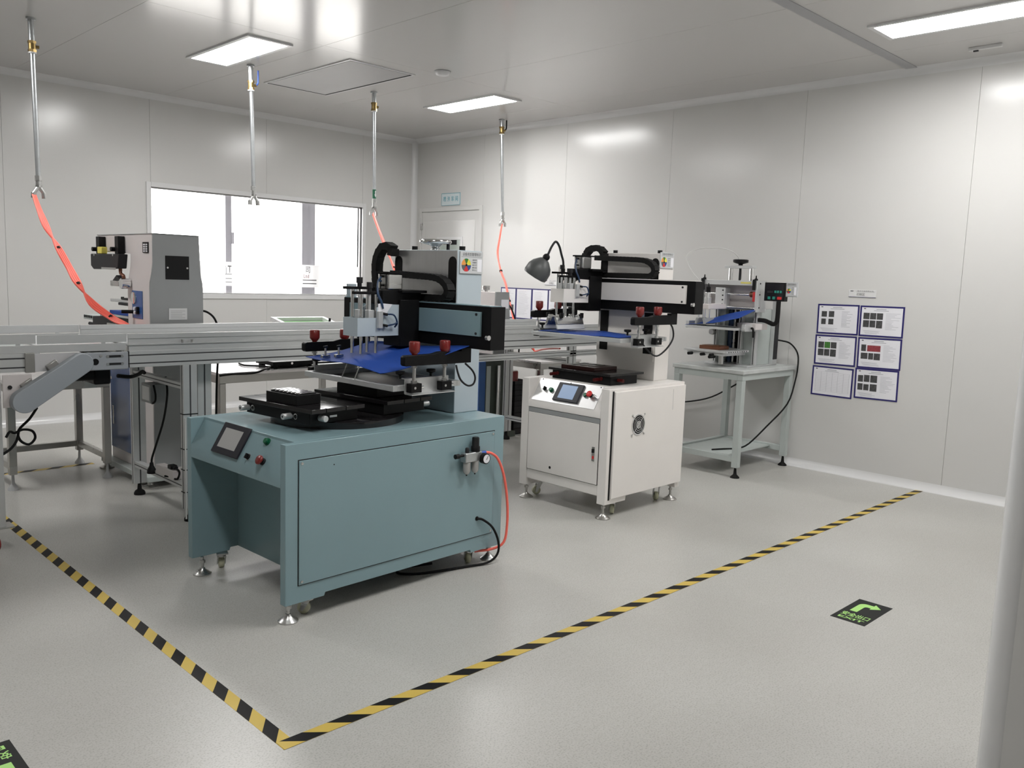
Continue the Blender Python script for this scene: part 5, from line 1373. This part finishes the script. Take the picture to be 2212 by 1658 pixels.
wall_sign(2.670, 2.881, 1.392, 1.449, 'small white area sign above the six notices', '电子工业有限公司', '印刷区', .2)
wall_sign(5.90, 6.11, 1.385, 1.440, 'small white area sign above the upright notices behind the white printer', '电子工业有限公司', '印刷区', .2)
ds = thing('door_sign', 'pale plate with blue Chinese lettering above the door', 'sign', (XR, 7.648, 2.254))
B(-.008, 0, -.165, .165, 0, .140).build('sign_plate', 'sign_plate', ds, bevel=.002)
MB().box(-.0088, -.0079, -.165, .165, .134, .140).box(-.0088, -.0079, -.165, -.159, .004, .134).box(-.0088, -.0079, .160, .165, .004, .134).box(-.0088, -.0079, -.159, .160, 0, .004).build('sign_border', 'sign_text_blue', ds)
for k, ch in enumerate('喷涂车间'):
    text(ch, .046, 'sign_text_blue', ds, (-.0082, .130 - k * .070, .050), (0, -1, 0), (0, 0, 1), width=.048, name='sign_character', bold=.015)

# ================================================================== FLOOR MARKINGS
def tape(label, along, a0, a1, c0, c1, first, period, blk, shear, z=0.0):
    """striped tape; along 'x' or 'y'; c0/c1 = the two edges"""
    t = thing('floor_tape', label, 'floor tape', (0, 0, 0), group='striped floor tapes')
    box_ = (a0, a1, c0, c1) if along == 'x' else (c0, c1, a0, a1)
    B(*box_, z, z + .0006).build('tape_strip', 'tape_yellow', t)
    s = first
    while s < a1:
        pts = [(s, c0), (s + blk, c0), (s + blk + shear, c1), (s + shear, c1)]
        pts = [(min(max(p[0], a0), a1), p[1]) for p in pts]
        if max(p[0] for p in pts) - min(p[0] for p in pts) > .03:
            if along == 'y': pts = [(p[1], p[0]) for p in pts]
            MB().prism(pts, 'xy', z + .0006, z + .0009).build('black_stripe', 'tape_black', t)
        s += period
    return t
tape('striped tape running from the left towards the near corner', 'y', 2.184, 6.42, 1.250, 1.300, 2.233 - .172, .1717, .085, .069)
tape('striped tape running from the near corner to the right wall', 'x', 1.252, 6.462, 2.182, 2.2335, 1.325, .1695, .080, -.0625, z=.0009)
tape('striped tape at the back under the left steel table', 'x', .2, 2.14, 6.425, 6.478, .39, .178, .085, .06)

def exit_sticker(ox, oy, ux, uy, label):
    ux = Vector(ux); uy = Vector(uy)
    t = thing('exit_sticker', label, 'floor sign', (ox, oy, 0), group='green and black exit stickers')
    M_ = Matrix(((ux.x, uy.x, 0, 0), (ux.y, uy.y, 0, 0), (0, 0, 1, 0), (0, 0, 0, 1)))
    q = MB(); q.at(M_); q.box(0, .155, 0, .312, 0, .0008); q.build('sticker_base', 'sign_black', t, bevel=.0)
    arc = [(.064 - .035 * 0 + .0, 0)]
    outer = [(.030 + .030 * (1 - math.cos(a)), .232 + .034 * math.sin(a)) for a in [PI / 2 * i / 5 for i in range(6)]]
    inner = [(.062 + .012 * (1 - math.cos(a)), .214 + .016 * math.sin(a)) for a in [PI / 2 * i / 5 for i in range(6)]]
    pts = [(.030, .136)] + outer + [(.088, .266), (.088, .288), (.126, .248), (.088, .212), (.088, .230)] + inner[::-1] + [(.062, .136)]
    q = MB(); q.at(M_); q.prism(pts, 'xy', .0008, .0012); q.build('arrow', 'sign_green', t)
    text('安全出口', .036, 'sign_green', t, M_ @ Vector((.018, .068, .0009)), ux, uy, width=.122, name='chinese_lettering', bold=.018)
    text('EXIT', .024, 'sign_green', t, M_ @ Vector((.022, .026, .0009)), ux, uy, width=.112, name='exit_lettering', bold=.022)
    return t
exit_sticker(3.612, 1.5605, (0, -1, 0), (1, 0, 0), 'black floor sticker with green arrow and EXIT, right of the striped tape')
exit_sticker(.658, 2.779, (-1, 0, 0), (0, -1, 0), 'black floor sticker with green lettering cut off at the lower left corner')
bpy.context.view_layer.update()
